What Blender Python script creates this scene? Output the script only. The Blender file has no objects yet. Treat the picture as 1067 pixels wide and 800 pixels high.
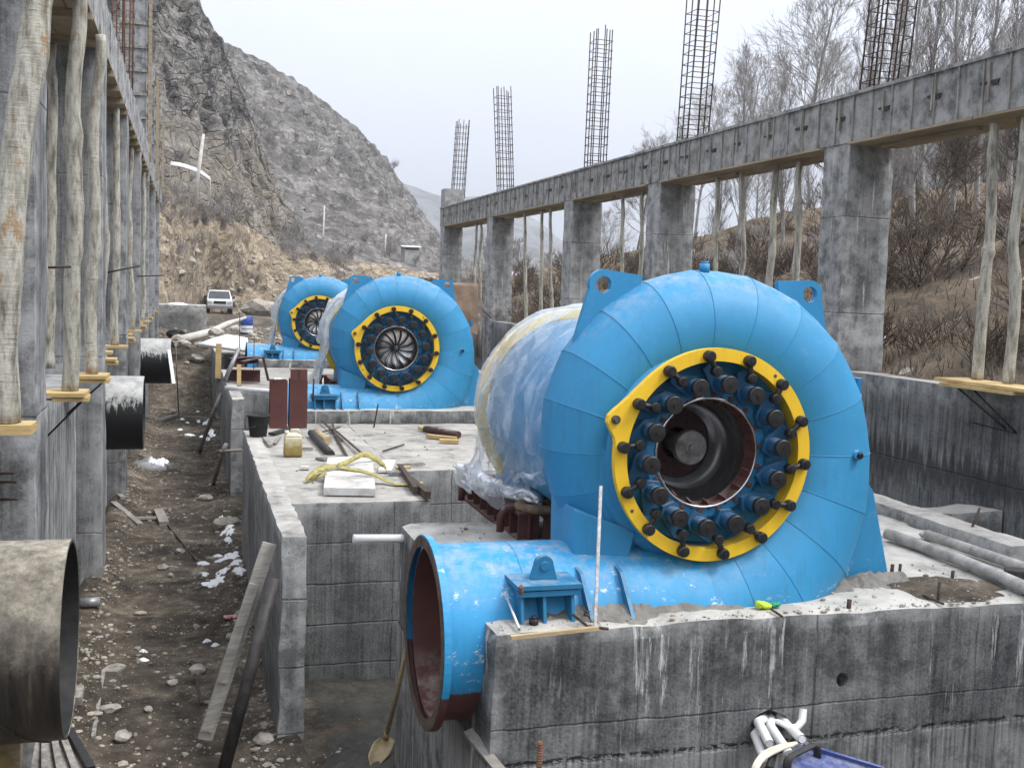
import bpy, bmesh, math, random
from mathutils import Vector, Matrix, noise, Euler
R_ = math.radians
PI = math.pi
rnd = random.Random(7)
SC = bpy.context.scene
COL = SC.collection
V = Vector

# ---------------------------------------------------------------- camera frame
F = 1130.0
VX, VY, SL = 196.0, 290.0, 0.036          # vanishing point of the long axis, slope of the horizon
CAMZ = 2.0
EXPO = 0.74
_yc = V((VX - 533.5, VY - 400, F)).normalized()
_h0 = VY - 400 - SL * (VX - 533.5)
_zc = V((SL, -1, _h0 / F)).normalized()
_xc = _yc.cross(_zc)

def P(px, py, x=None, y=None, z=None):
    """point of the place seen at a photo pixel, on the plane x=, y= or z="""
    c = V((px - 533.5, py - 400, F))
    r = V((c.dot(_xc), c.dot(_yc), c.dot(_zc)))
    if x is not None: t = x / r.x
    elif y is not None: t = y / r.y
    else: t = (z - CAMZ) / r.z
    return V((0, 0, CAMZ)) + r * t

# ---------------------------------------------------------------- mesh builder
def frame_of(d):
    d = d.normalized()
    a = V((0, 0, 1)) if abs(d.z) < .9 else V((1, 0, 0))
    u = d.cross(a).normalized()
    return u, d.cross(u).normalized()

class MB:
    def __init__(s):
        s.v = []; s.f = []; s.mi = []; s.m = 0; s.sm = []
        s.smooth = False
    def add(s, vs, fs, smooth=None):
        o = len(s.v); s.v += [V(p) for p in vs]
        for f in fs:
            s.f.append([i + o for i in f]); s.mi.append(s.m); s.sm.append(s.smooth if smooth is None else smooth)
        return s
    def box(s, x0, x1, y0, y1, z0, z1):
        return s.hexa([(x0,y0,z0),(x1,y0,z0),(x1,y1,z0),(x0,y1,z0),(x0,y0,z1),(x1,y0,z1),(x1,y1,z1),(x0,y1,z1)])
    def hexa(s, p):
        return s.add(p, [(3,2,1,0),(4,5,6,7),(0,1,5,4),(1,2,6,5),(2,3,7,6),(3,0,4,7)], False)
    def obox(s, c, size, rot=None):
        c = V(c); hx, hy, hz = [a / 2 for a in size]
        M = rot.to_matrix() if isinstance(rot, Euler) else (rot or Matrix.Identity(3))
        return s.hexa([c + M @ V(q) for q in ((-hx,-hy,-hz),(hx,-hy,-hz),(hx,hy,-hz),(-hx,hy,-hz),(-hx,-hy,hz),(hx,-hy,hz),(hx,hy,hz),(-hx,hy,hz))])
    def beam(s, a, b, w, h, up=(0,0,1)):
        """box from a to b, width w (sideways), height h (along up)"""
        a = V(a); b = V(b); d = (b - a).normalized(); up = V(up)
        sd = d.cross(up)
        if sd.length < 1e-4: sd = d.cross(V((1,0,0)))
        sd.normalize(); u = sd.cross(d).normalized()
        q = []
        for c in (a, b):
            q += [c - sd*w/2 - u*h/2, c + sd*w/2 - u*h/2, c + sd*w/2 + u*h/2, c - sd*w/2 + u*h/2]
        return s.add(q, [(0,1,2,3),(7,6,5,4),(1,0,4,5),(2,1,5,6),(3,2,6,7),(0,3,7,4)], False)
    def tube(s, path, r, seg=8, cap=True, smooth=True):
        path = [V(p) for p in path]; n = len(path)
        rs = r if isinstance(r, (list, tuple)) else [r] * n
        vs = []; fs = []; u = None
        for i, p in enumerate(path):
            d = (path[min(i+1,n-1)] - path[max(i-1,0)]).normalized()
            if u is None: u, w = frame_of(d)
            else:
                u = (u - d * u.dot(d)); u = u.normalized() if u.length > 1e-6 else frame_of(d)[0]
                w = d.cross(u).normalized()
            for k in range(seg):
                t = 2 * PI * k / seg
                vs.append(p + (u * math.cos(t) + w * math.sin(t)) * rs[i])
        for i in range(n - 1):
            for k in range(seg):
                a = i*seg + k; b = i*seg + (k+1) % seg
                fs.append((a, b, b + seg, a + seg))
        s.add(vs, fs, smooth)
        if cap:
            o = len(s.v) - len(vs)
            s.f.append([o + k for k in range(seg)][::-1]); s.mi.append(s.m); s.sm.append(False)
            s.f.append([o + (n-1)*seg + k for k in range(seg)]); s.mi.append(s.m); s.sm.append(False)
        return s
    def cyl(s, a, b, r0, r1=None, seg=16, cap=True):
        return s.tube([a, b], [r0, r0 if r1 is None else r1], seg, cap)
    def lathe(s, prof, c, axis, seg=48, closed=False, a0=0, a1=2*PI, smooth=True):
        """prof = [(radius, along axis)]"""
        c = V(c); d = V(axis).normalized(); u, w = frame_of(d)
        full = abs(a1 - a0 - 2*PI) < 1e-6
        ns = seg if full else seg + 1
        vs = []; fs = []
        for k in range(ns):
            t = a0 + (a1 - a0) * k / seg
            e = u * math.cos(t) + w * math.sin(t)
            for r, h in prof: vs.append(c + e * r + d * h)
        m = len(prof)
        for k in range(seg):
            k2 = (k + 1) % ns
            for j in range(m if closed else m - 1):
                j2 = (j + 1) % m
                fs.append((k*m + j, k*m + j2, k2*m + j2, k2*m + j))
        return s.add(vs, fs, smooth)
    def prism(s, pts, ext):
        """planar polygon (3-D points) pushed along ext"""
        n = len(pts); e = V(ext)
        vs = [V(p) for p in pts] + [V(p) + e for p in pts]
        fs = [list(range(n))[::-1], list(range(n, 2*n))] + [(i, (i+1) % n, n + (i+1) % n, n + i) for i in range(n)]
        return s.add(vs, fs, False)
    def holed(s, outer, inner, ext):
        """ring-shaped plate: same number of outer and inner points"""
        n = len(outer); e = V(ext)
        vs = [V(p) for p in outer] + [V(p) for p in inner] + [V(p) + e for p in outer] + [V(p) + e for p in inner]
        fs = []
        for i in range(n):
            j = (i + 1) % n
            fs += [(i, j, n+j, n+i), (2*n+i, 3*n+i, 3*n+j, 2*n+j), (i, 2*n+i, 2*n+j, j), (n+i, n+j, 3*n+j, 3*n+i)]
        return s.add(vs, fs, False)
    def ribbon(s, path, side, w, t):
        path = [V(p) for p in path]; n = len(path); vs = []
        for i, p in enumerate(path):
            sd = V(side[i] if isinstance(side, list) else side).normalized()
            d = (path[min(i+1,n-1)] - path[max(i-1,0)]).normalized()
            u = sd.cross(d).normalized()
            vs += [p - sd*w/2, p + sd*w/2, p + sd*w/2 + u*t, p - sd*w/2 + u*t]
        fs = [(0,1,2,3), tuple(4*(n-1)+k for k in (3,2,1,0))]
        for i in range(n-1):
            for k in range(4):
                a = 4*i + k; b = 4*i + (k+1) % 4
                fs.append((a, a+4, b+4, b))
        return s.add(vs, fs, True)
    def rock(s, c, r, sub=1, seed=0, flat=.7):
        bm = bmesh.new(); bmesh.ops.create_icosphere(bm, subdivisions=sub, radius=1)
        off = V((seed * 3.1, seed * 1.7, seed * .9))
        rot = Euler((seed*1.3, seed*2.1, seed*.7)).to_matrix()
        sx, sy = 1 + .35*math.sin(seed*5.), 1 + .3*math.cos(seed*3.)
        vs = []
        for v in bm.verts:
            p = rot @ v.co.copy(); k = 1 + .38 * noise.noise(p * 1.3 + off)
            vs.append(V(c) + V((p.x*sx, p.y*sy, p.z*flat)) * (r * k))
        fs = [[w.index for w in f.verts] for f in bm.faces]
        bm.free()
        return s.add(vs, fs, False)
    def grid(s, fn, nu, nv, smooth=True, wrap=False):
        vs = [fn(i/(nu if wrap else nu-1), j/(nv-1)) for i in range(nu) for j in range(nv)]
        fs = []
        for i in range(nu if wrap else nu-1):
            i2 = (i+1) % nu
            for j in range(nv-1):
                fs.append((i*nv+j, i2*nv+j, i2*nv+j+1, i*nv+j+1))
        return s.add(vs, fs, smooth)
    def build(s, name, mats, parent=None, origin=None, bevel=0, fixn=True):
        if not isinstance(mats, (list, tuple)): mats = [mats]
        if parent is not None:
            o = V((0,0,0)); q = parent
            while q is not None: o += q.location; q = q.parent
        elif origin is not None: o = V(origin)
        else:
            lo = [min(p[i] for p in s.v) for i in range(3)]; hi = [max(p[i] for p in s.v) for i in range(3)]
            o = V(((lo[0]+hi[0])/2, (lo[1]+hi[1])/2, lo[2]))
        me = bpy.data.meshes.new(name)
        me.from_pydata([p - o for p in s.v], [], s.f)
        for m in mats: me.materials.append(m)
        for p, mi, sm in zip(me.polygons, s.mi, s.sm):
            p.material_index = mi; p.use_smooth = sm
        me.update()
        if fixn:
            bm = bmesh.new(); bm.from_mesh(me); bmesh.ops.recalc_face_normals(bm, faces=bm.faces); bm.to_mesh(me); bm.free()
        ob = bpy.data.objects.new(name, me); COL.objects.link(ob)
        if parent is not None: ob.parent = parent
        else: ob.location = o
        if bevel:
            b = ob.modifiers.new('bevel', 'BEVEL'); b.width = bevel; b.segments = 2; b.limit_method = 'ANGLE'; b.angle_limit = R_(40)
        return ob

def tag(o, label, cat, group=None):
    o['label'] = label; o['category'] = cat
    if group: o['group'] = group
    return o
def empty(name, loc, label, cat, group=None):
    o = bpy.data.objects.new(name, None); COL.objects.link(o); o.location = loc; o.empty_display_size = .2
    return tag(o, label, cat, group)
def kind(o, k):
    o['kind'] = k; return o
def copy_tree(o, parent=None, off=None):
    c = o.copy(); COL.objects.link(c)
    if parent is not None: c.parent = parent
    if off is not None: c.location = o.location + V(off)
    for ch in list(o.children): copy_tree(ch, c)
    return c
def mesh_cut(ob, cutter):
    """boolean hole, applied to the mesh"""
    cb = cutter.build('cutter', [], origin=(0,0,0))
    m = ob.modifiers.new('cut', 'BOOLEAN'); m.operation = 'DIFFERENCE'; m.object = cb; m.solver = 'EXACT'
    dg = bpy.context.evaluated_depsgraph_get(); dg.update()
    me = bpy.data.meshes.new_from_object(ob.evaluated_get(dg))
    ob.modifiers.clear(); ob.data = me
    bpy.data.objects.remove(cb)

def fbm(p, oct=5, h=1.0, lac=2.0):
    return noise.fractal(p, h, lac, oct)

def slab(mb, x0, x1, y0, y1, z0, z1, cell=.12, amp=.008, seed=0, chip=.02):
    """closed box with gridded faces, uneven like cast concrete, chipped along its edges"""
    nx = max(1, min(70, int((x1-x0)/cell))); ny = max(1, min(70, int((y1-y0)/cell))); nz = max(1, min(40, int((z1-z0)/cell)))
    idx = {}; vs = []
    def vert(i, j, k):
        key = (i, j, k)
        if key in idx: return idx[key]
        p = V((x0+(x1-x0)*i/nx, y0+(y1-y0)*j/ny, z0+(z1-z0)*k/nz))
        ex = i in (0, nx); ey = j in (0, ny); ez = k in (0, nz)
        q = p*1.0 + V((seed*7.3, seed*3.1, 0))
        n = V((noise.noise(q*2.1), noise.noise(q*2.1+V((31,0,0))), noise.noise(q*2.1+V((0,57,0)))))
        d = V((n.x if ex else 0, n.y if ey else 0, n.z if ez else 0)) * amp
        if ex + ey + ez >= 2 and k > 0:
            c = max(0, noise.noise(q*4.3+V((9,9,9)))+.15) * chip
            if ex: d.x += c if i == 0 else -c
            if ey: d.y += c if j == 0 else -c
            if ez: d.z -= c*.8
        idx[key] = len(vs); vs.append(p + d); return idx[key]
    fs = []
    for i in range(nx):
        for j in range(ny):
            for k in (0, nz):
                f = [vert(i,j,k), vert(i+1,j,k), vert(i+1,j+1,k), vert(i,j+1,k)]; fs.append(f if k else f[::-1])
    for i in range(nx):
        for k in range(nz):
            for j in (0, ny):
                f = [vert(i,j,k), vert(i+1,j,k), vert(i+1,j,k+1), vert(i,j,k+1)]; fs.append(f if j == 0 else f[::-1])
    for j in range(ny):
        for k in range(nz):
            for i in (0, nx):
                f = [vert(i,j,k), vert(i,j+1,k), vert(i,j+1,k+1), vert(i,j,k+1)]; fs.append(f[::-1] if i == 0 else f)
    return mb.add(vs, fs, False)
# ---------------------------------------------------------------- materials
class NT:
    def __init__(s, name, vol=False):
        s.m = bpy.data.materials.new(name); s.m.use_nodes = True
        s.t = s.m.node_tree; s.t.nodes.clear()
        s.out = s.t.nodes.new('ShaderNodeOutputMaterial')
    def n(s, typ, ins=None, **props):
        nd = s.t.nodes.new('ShaderNode' + typ)
        for k, v in props.items(): setattr(nd, k, v)
        for k, v in (ins or {}).items(): s.put(nd.inputs[k], v)
        return nd
    def put(s, sock, v):
        if isinstance(v, bpy.types.NodeSocket): s.t.links.new(v, sock)
        elif isinstance(v, bpy.types.Node): s.t.links.new(v.outputs[0], sock)
        else:
            if isinstance(v, (tuple, list)) and sock.type == 'RGBA' and len(v) == 3: v = (*v, 1)
            sock.default_value = v
    def pos(s): return s.n('NewGeometry').outputs['Position']
    def obj(s): return s.n('TexCoord').outputs['Object']
    def mapv(s, vec, scale=(1,1,1), loc=(0,0,0)): return s.n('Mapping', {'Vector': vec, 'Scale': scale, 'Location': loc}).outputs[0]
    def noise(s, vec, scale, detail=4, rough=.55, dist=0): return s.n('TexNoise', {'Vector': vec, 'Scale': scale, 'Detail': detail, 'Roughness': rough, 'Distortion': dist}).outputs[0]
    def voro(s, vec, scale, feature='F1', out='Distance'):
        return s.n('TexVoronoi', {'Vector': vec, 'Scale': scale}, feature=feature).outputs[out]
    def ramp(s, fac, stops, interp='LINEAR'):
        nd = s.n('ValToRGB', {'Fac': fac}); cr = nd.color_ramp; cr.interpolation = interp
        while len(cr.elements) < len(stops): cr.elements.new(1)
        for e, (p, c) in zip(cr.elements, stops):
            e.position = p; e.color = (c, c, c, 1) if isinstance(c, (int, float)) else (*c, 1)
        return nd.outputs[0]
    def mix(s, fac, a, b, blend='MIX'):
        nd = s.n('Mix', data_type='RGBA', blend_type=blend)
        s.put(nd.inputs[0], fac); s.put(nd.inputs[6], a); s.put(nd.inputs[7], b); return nd.outputs[2]
    def math(s, op, a, b=None, c=None):
        nd = s.n('Math', operation=op); s.put(nd.inputs[0], a)
        if b is not None: s.put(nd.inputs[1], b)
        if c is not None: s.put(nd.inputs[2], c)
        return nd.outputs[0]
    def sep(s, vec): return s.n('SeparateXYZ', {'Vector': vec}).outputs
    def bump(s, h, strength=.4, dist=.02): return s.n('Bump', {'Height': h, 'Strength': strength, 'Distance': dist}).outputs[0]
    def bsdf(s, col, rough=.8, normal=None, metal=0, spec=.4, **kw):
        nd = s.n('BsdfPrincipled', {'Base Color': col, 'Roughness': rough, 'Metallic': metal, 'Specular IOR Level': spec})
        if normal is not None: s.put(nd.inputs['Normal'], normal)
        for k, v in kw.items(): s.put(nd.inputs[k.replace('_', ' ')], v)
        s.t.links.new(nd.outputs[0], s.out.inputs[0]); return nd

M = {}
def concrete(name, dark, light, top=None, seams=(), streak=.5, white=.0, damp=None, rag=None, boards=.8, rough=.9, seamw=.012, gritty=.3):
    """cast concrete: mottled, streaked down its faces, with board and pour joints; top = colour of dusty upward faces"""
    t = NT(name); p = t.pos()
    big = t.noise(p, .9, 5, .6); mid = t.noise(p, 5, 6, .65); fine = t.noise(p, 55, 3, .6)
    s1 = t.noise(t.mapv(p, (7, 7, .35)), 1.6, 5, .65); s2 = t.noise(t.mapv(p, (26, 26, .8)), 1.5, 3, .6)
    f = t.math('ADD', t.math('MULTIPLY', big, .5), t.math('MULTIPLY', mid, .5))
    f = t.math('ADD', f, t.math('MULTIPLY', t.math('SUBTRACT', s1, .5), streak))
    f = t.math('ADD', f, t.math('MULTIPLY', t.math('SUBTRACT', s2, .5), streak * .6))
    f = t.math('ADD', f, t.math('MULTIPLY', t.math('SUBTRACT', fine, .5), .42))
    col = t.ramp(f, [(.33, tuple(a*.8 for a in dark)), (.50, tuple((a+b)*.52 for a, b in zip(dark, light))), (.69, tuple(b*1.2 for b in light))])
    bx = t.sep(p)
    fl = lambda v, s, o: t.math('FLOOR', t.math('DIVIDE', t.math('ADD', v, o), s))
    cmb = t.n('CombineXYZ', {0: fl(t.math('ADD', bx[0], bx[1]), 1.24, -.18), 1: fl(bx[2], .31, .29), 2: 0.0})
    wn = t.n('TexWhiteNoise', {'Vector': cmb}, noise_dimensions='3D').outputs[0]
    cm2 = t.n('CombineXYZ', {0: fl(t.math('ADD', bx[0], bx[1]), 1.24, -.18), 1: fl(bx[2], .93, .60), 2: 5.0})
    wn2 = t.n('TexWhiteNoise', {'Vector': cm2}, noise_dimensions='3D').outputs[0]
    tone = t.math('ADD', t.math('MULTIPLY', wn, .22), t.math('MULTIPLY', wn2, .30))
    col = t.mix(boards, col, t.ramp(tone, [(.0, .72), (.52, 1.22)]), 'MULTIPLY')
    pt = t.n('NewGeometry').outputs['Pointiness']
    edge = t.math('MULTIPLY', t.ramp(pt, [(.515, 0), (.56, .8)]), t.ramp(mid, [(.4, .25), (.6, 1)]))
    col = t.mix(edge, col, tuple(min(.6, b*1.75) for b in light))
    pits = t.ramp(t.voro(p, 16), [(.06, 1), (.13, 0)])
    pits = t.math('MULTIPLY', pits, t.ramp(t.noise(p, 2.2, 2), [(.5, 0), (.62, 1)]))
    col = t.mix(t.math('MULTIPLY', pits, .6), col, tuple(a*.35 for a in dark))
    h = t.math('ADD', t.math('MULTIPLY', mid, .6), t.math('MULTIPLY', fine, gritty))
    h = t.math('SUBTRACT', h, t.math('MULTIPLY', pits, .5))
    xyz = t.sep(p)
    nz = t.sep(t.n('NewGeometry').outputs['Normal'])[2]
    side = t.ramp(t.math('ABSOLUTE', nz), [(.3, 1), (.7, 0)])
    if white:
        w = t.noise(t.mapv(p, (6.5, 6.5, .55), (3, 1, 2)), 1.5, 7, .72); w2 = t.noise(p, 1.3, 3)
        wm = t.math('MULTIPLY', t.ramp(w, [(.575, 0), (.64, 1)]), t.ramp(w2, [(.40, 0), (.56, 1)]))
        wm = t.math('MULTIPLY', t.math('MULTIPLY', wm, side), white)
        col = t.mix(wm, col, (.52, .52, .5))
    if damp:
        zc, soft = damp      # darker damp band with ragged edge at a height
        zz = t.math('ADD', xyz[2], t.math('MULTIPLY', t.math('SUBTRACT', s1, .5), 1.2))
        dm = t.math('SUBTRACT', 1, t.math('DIVIDE', t.math('ABSOLUTE', t.math('SUBTRACT', zz, zc)), soft))
        dm = t.math('MULTIPLY', t.ramp(dm, [(0, 0), (.6, 1)]), t.math('MULTIPLY', side, .75))
        col = t.mix(dm, col, tuple(a*.38 for a in dark))
    if rag:        # open, honeycombed pour joints
        for rz in rag[:1]:
            zw = t.math('SUBTRACT', t.math('ADD', xyz[2], t.math('MULTIPLY', t.math('SUBTRACT', t.noise(p, 7, 4, .7), .5), .05)), rz)
            ln = t.math('MULTIPLY', t.ramp(t.math('ABSOLUTE', zw), [(.008, 1), (.026, 0)]), t.ramp(t.noise(p, 17, 3, .7), [(.42, 0), (.52, 1)]))
            ln = t.math('MULTIPLY', ln, side)
            col = t.mix(ln, col, (.012,.012,.012)); h = t.math('SUBTRACT', h, t.math('MULTIPLY', ln, 2))
            lowm = t.math('MULTIPLY', t.ramp(zw, [(.0, .55), (.02, 0)]), t.math('MULTIPLY', side, t.ramp(s2, [(.35, .15), (.65, 1)])))
            col = t.mix(lowm, col, (.36,.36,.345))
        bl = t.math('MULTIPLY', t.ramp(t.noise(t.mapv(p, (1.0,1.0,1.3), (8,3,1)), 1.5, 6, .7), [(.53, 0), (.62, .62)]), side)
        col = t.mix(bl, col, tuple(a*.5 for a in dark))
    for ax, step, off in seams:
        wob = t.math('MULTIPLY', t.math('SUBTRACT', t.noise(p, 4, 4, .7), .5), .035)
        fr = t.math('FRACT', t.math('DIVIDE', t.math('ADD', t.math('SUBTRACT', xyz['XYZ'.index(ax)], off), wob), step))
        d = t.math('MULTIPLY', t.math('MINIMUM', fr, t.math('SUBTRACT', 1, fr)), step)
        ln = t.ramp(t.math('DIVIDE', d, seamw), [(.35, 1), (1.0, 0)])
        ln = t.math('MULTIPLY', ln, side)
        col = t.mix(t.math('MULTIPLY', ln, t.ramp(t.noise(p, 4, 3), [(.4, .05), (.62, .6)])), col, tuple(a*.45 for a in dark))
        h = t.math('SUBTRACT', h, t.math('MULTIPLY', ln, .8))
    if top:
        tm = t.ramp(nz, [(.6, 0), (.85, 1)])
        if rag: tm = t.math('MULTIPLY', tm, t.math('GREATER_THAN', xyz[2], -.25))
        td = t.ramp(t.math('ADD', t.math('MULTIPLY', mid, .5), t.math('MULTIPLY', t.noise(p, 1.6, 5, .6), .6)),
                    [(.40, tuple(a*.38 for a in top)), (.50, tuple(a*.78 for a in top)), (.66, tuple(min(1, a*1.12) for a in top))])
        col = t.mix(tm, col, td)
    t.bsdf(col, rough, t.bump(h, .55, .02), spec=.25)
    M[name] = t.m; return t.m

G = lambda v, b=1.0: (v, v*1.01, v*1.0*b)
concrete('concrete_block', (.05,.053,.055), (.175,.178,.175), top=(.43,.415,.38), seams=(('Z', .92, -.60), ('X', 1.24, 2.66)), streak=.55, white=1.0, seamw=.009, rag=(-.83, -.30))
concrete('concrete_wall', (.10,.103,.105), (.26,.262,.258), top=(.42,.405,.375), seams=(('Z', .6, -.75),), streak=.5, white=.25)
concrete('concrete_pit', (.10,.105,.105), (.23,.232,.228), top=(.36,.345,.315), seams=(('Z', .42, -.62), ('X', 1.05, 2.05)), streak=.5, white=.35)
concrete('concrete_slab', (.10,.10,.10), (.26,.26,.25), top=(.38,.365,.335), streak=.4, white=.2)
concrete('concrete_retaining', (.07,.073,.075), (.18,.183,.183), top=(.34,.33,.31), seams=(('Y', .85, 9.35), ('Z', 4, .12)), streak=.7, white=.3, damp=(.12, .24))
concrete('concrete_column', (.08,.082,.083), (.225,.227,.223), top=(.3,.3,.29), seams=(('Z', 1.26, 1.85),), streak=.55, white=.8)
concrete('concrete_left', (.075,.077,.079), (.215,.218,.219), top=(.3,.3,.29), seams=(('Z', 2.3, .95),), streak=.6, white=.2)
concrete('concrete_left_edge', (.10,.102,.105), (.27,.273,.273), top=(.3,.3,.29), streak=.9, white=.5)
concrete('concrete_beam', (.07,.07,.07), (.215,.215,.208), top=(.3,.3,.29), streak=.6, white=.3)
concrete('concrete_pale', (.28,.275,.26), (.5,.49,.46), top=(.55,.53,.5), streak=.3)
concrete('mortar', (.13,.125,.115), (.26,.25,.23), top=(.20,.19,.17), streak=.2, gritty=.8)

def paint(name, base, rough=.38, dirt=(.42,.40,.36), dirt_lo=.15, scuff=.5, primer=None, coord='obj', var=.12):
    t = NT(name); p = t.obj() if coord == 'obj' else t.pos()
    n1 = t.noise(p, 2.0, 5, .6); n2 = t.noise(p, 9, 6, .7); n3 = t.noise(t.mapv(p, (1.3,1.3,2.2)), 5, 9, .82)
    col = t.mix(t.ramp(n1, [(.3, 0), (.7, 1)]), tuple(a*(1-var) for a in base), tuple(min(1, a*(1+var)) for a in base))
    z = t.sep(p)[2]
    low = t.math('MULTIPLY', t.ramp(t.math('SUBTRACT', dirt_lo + .12, z), [(0, .12), (.25, 1)]), 1.0)
    sm = t.math('MULTIPLY', t.ramp(n3, [(.585, 0), (.625, 1)]), low)
    sm = t.math('MULTIPLY', sm, scuff)
    col = t.mix(sm, col, (.62,.64,.64))
    nz = t.sep(t.n('NewGeometry').outputs['Normal'])[2]
    dm = t.math('MULTIPLY', t.ramp(nz, [(.45, 0), (.95, 1)]), t.ramp(n2, [(.42, 0), (.70, .6)]))
    col = t.mix(dm, col, dirt)
    dk = t.ramp(t.noise(p, 14, 5, .75), [(.68, 0), (.74, .55)])
    col = t.mix(dk, col, tuple(a*.35 for a in base))
    if primer:
        pz, pc = primer
        x = t.sep(p)
        e = t.math('ADD', z, t.math('MULTIPLY', t.math('SUBTRACT', n2, .5), .06))
        col = t.mix(t.ramp(t.math('SUBTRACT', pz, e), [(.0, 0), (.012, 1)]), col, pc)
    st = t.noise(t.mapv(p, (11, 11, .7)), 2.2, 5, .7)                  # run-down grime
    col = t.mix(t.math('MULTIPLY', t.ramp(st, [(.53, 0), (.66, .34)]), t.ramp(n1, [(.42, .2), (.6, 1)])), col, tuple(a*.42+.035 for a in base))
    r = t.math('ADD', rough, t.math('MULTIPLY', t.math('ADD', n2, st), .16))
    t.bsdf(col, r, t.bump(n2, .06, .01), spec=.45)
    M[name] = t.m; return t.m
BLUE = (.026, .225, .43)
paint('blue_paint', BLUE, .42)
paint('blue_paint_pipe', (.023, .25, .49), .42, dirt_lo=.35, scuff=.8, primer=(-.43, (.10,.035,.028)))
paint('blue_dark', (.014, .155, .31), .4, scuff=.2)
paint('yellow_paint', (.80, .50, .02), .4, dirt=(.5,.42,.2), dirt_lo=-9, scuff=.1, var=.10)
paint('primer', (.095, .034, .028), .65, dirt_lo=-9, scuff=.1, var=.25)
paint('primer_deep', (.05, .022, .02), .6, dirt_lo=-9, scuff=.1, var=.25)
paint('machine_blue', (.02, .045, .20), .35, dirt_lo=-9, scuff=.1)

def simple(name, a, b, scale=6, rough=.6, metal=0, bump=.2, spec=.4, coord='obj', stretch=(1,1,1), detail=5, lo=.35, hi=.65, bd=.01):
    t = NT(name); p = t.obj() if coord == 'obj' else t.pos()
    n = t.noise(t.mapv(p, stretch), scale, detail, .65)
    col = t.ramp(n, [(lo, a), (hi, b)])
    t.bsdf(col, rough, t.bump(n, bump, bd) if bump else None, metal, spec)
    M[name] = t.m; return t.m
simple('black_steel', (.008,.008,.009), (.022,.022,.023), 20, .42)
simple('black_gap', (.004,.004,.005), (.012,.012,.014), 8, .8)
simple('bolt_steel', (.05,.045,.04), (.16,.15,.14), 30, .5, .7)
simple('rebar', (.035,.025,.02), (.10,.07,.055), 40, .8, .3)
simple('rebar_rust', (.10,.045,.025), (.2,.1,.06), 30, .85)
simple('polished', (.42,.42,.43), (.62,.62,.63), 5, .22, 1.0, .03, stretch=(1,6,1))
simple('dark_metal', (.03,.03,.032), (.09,.088,.088), 12, .38, .8, .1)
simple('rubber_black', (.012,.012,.013), (.03,.03,.03), 10, .65)
simple('white_plastic', (.62,.63,.62), (.78,.78,.76), 9, .4, 0, .05)
simple('hose', (.5,.45,.34), (.68,.62,.5), 14, .5)
simple('tin', (.2,.205,.21), (.36,.365,.37), 8, .45, .5)
simple('aluminium', (.5,.5,.5), (.75,.75,.75), 25, .4, .6)
simple('stone', (.2,.185,.16), (.46,.42,.36), 7, .95, 0, .5, coord='pos', bd=.03)
simple('gravel', (.13,.115,.095), (.44,.40,.33), 4, .95, 0, .4, coord='pos')
simple('snow', (.84,.86,.89), (.95,.96,.97), 12, .7, 0, .4)
simple('red_wrapper', (.45,.04,.05), (.7,.6,.58), 16, .4)
simple('green_plastic', (.35,.55,.03), (.62,.8,.06), 8, .4)
simple('green_cloth', (.01,.22,.12), (.04,.32,.18), 9, .6)
simple('strap', (.22,.19,.06), (.42,.37,.15), 18, .9, stretch=(1,1,1), bump=.5)
simple('twig', (.085,.072,.062), (.19,.165,.145), 3, .95, coord='pos')
simple('twig_pale', (.21,.20,.187), (.38,.365,.345), 3, .95, coord='pos')
simple('twig_dark', (.06,.046,.035), (.15,.115,.087), 3, .95, coord='pos')
simple('soffit_wood', (.20,.16,.105), (.37,.305,.21), 3, .8, stretch=(1,.25,6), coord='pos')
simple('old_wood', (.15,.14,.125), (.34,.32,.285), 4, .9, stretch=(5,5,1.2), bump=.5)
simple('dark_tube', (.02,.018,.018), (.055,.05,.048), 10, .6)
simple('grey_pipe', (.20,.195,.185), (.40,.385,.36), 8, .7)
simple('car_paint', (.68,.69,.70), (.76,.77,.78), 2, .25, 0, 0)
simple('car_glass', (.02,.025,.03), (.045,.05,.055), 2, .08, 0, 0, .6)
simple('barrel_blue', (.015,.05,.22), (.03,.09,.33), 4, .4)
simple('house_wall', (.36,.35,.33), (.5,.49,.47), 2, .9)
simple('house_roof', (.5,.5,.51), (.65,.65,.66), 2, .6)
simple('door_dark', (.03,.03,.035), (.06,.06,.065), 2, .5)
simple('pole_pale', (.42,.40,.36), (.6,.58,.53), 3, .9)
simple('tarp_brown', (.17,.11,.075), (.30,.21,.15), 3, .7, bump=.4)
simple('carton', (.24,.15,.08), (.36,.24,.14), 2, .85)

def timber(name, a, b, rough=.75):
    t = NT(name); p = t.obj()
    n = t.noise(t.mapv(p, (2, 2, 14)), 3, 5, .6, .6); n2 = t.noise(p, 3, 3)
    col = t.mix(t.ramp(n2, [(.35, 0), (.75, .6)]), t.ramp(n, [(.35, a), (.65, b)]), tuple(x*.6 for x in a))
    t.bsdf(col, rough, t.bump(n, .25, .01)); M[name] = t.m
timber('new_wood', (.42,.29,.12), (.62,.46,.22))
timber('grey_wood', (.20,.185,.16), (.38,.355,.315))
timber('pale_grey_wood', (.34,.32,.285), (.56,.53,.475))
timber('shovel_wood', (.36,.27,.15), (.5,.4,.24))

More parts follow.
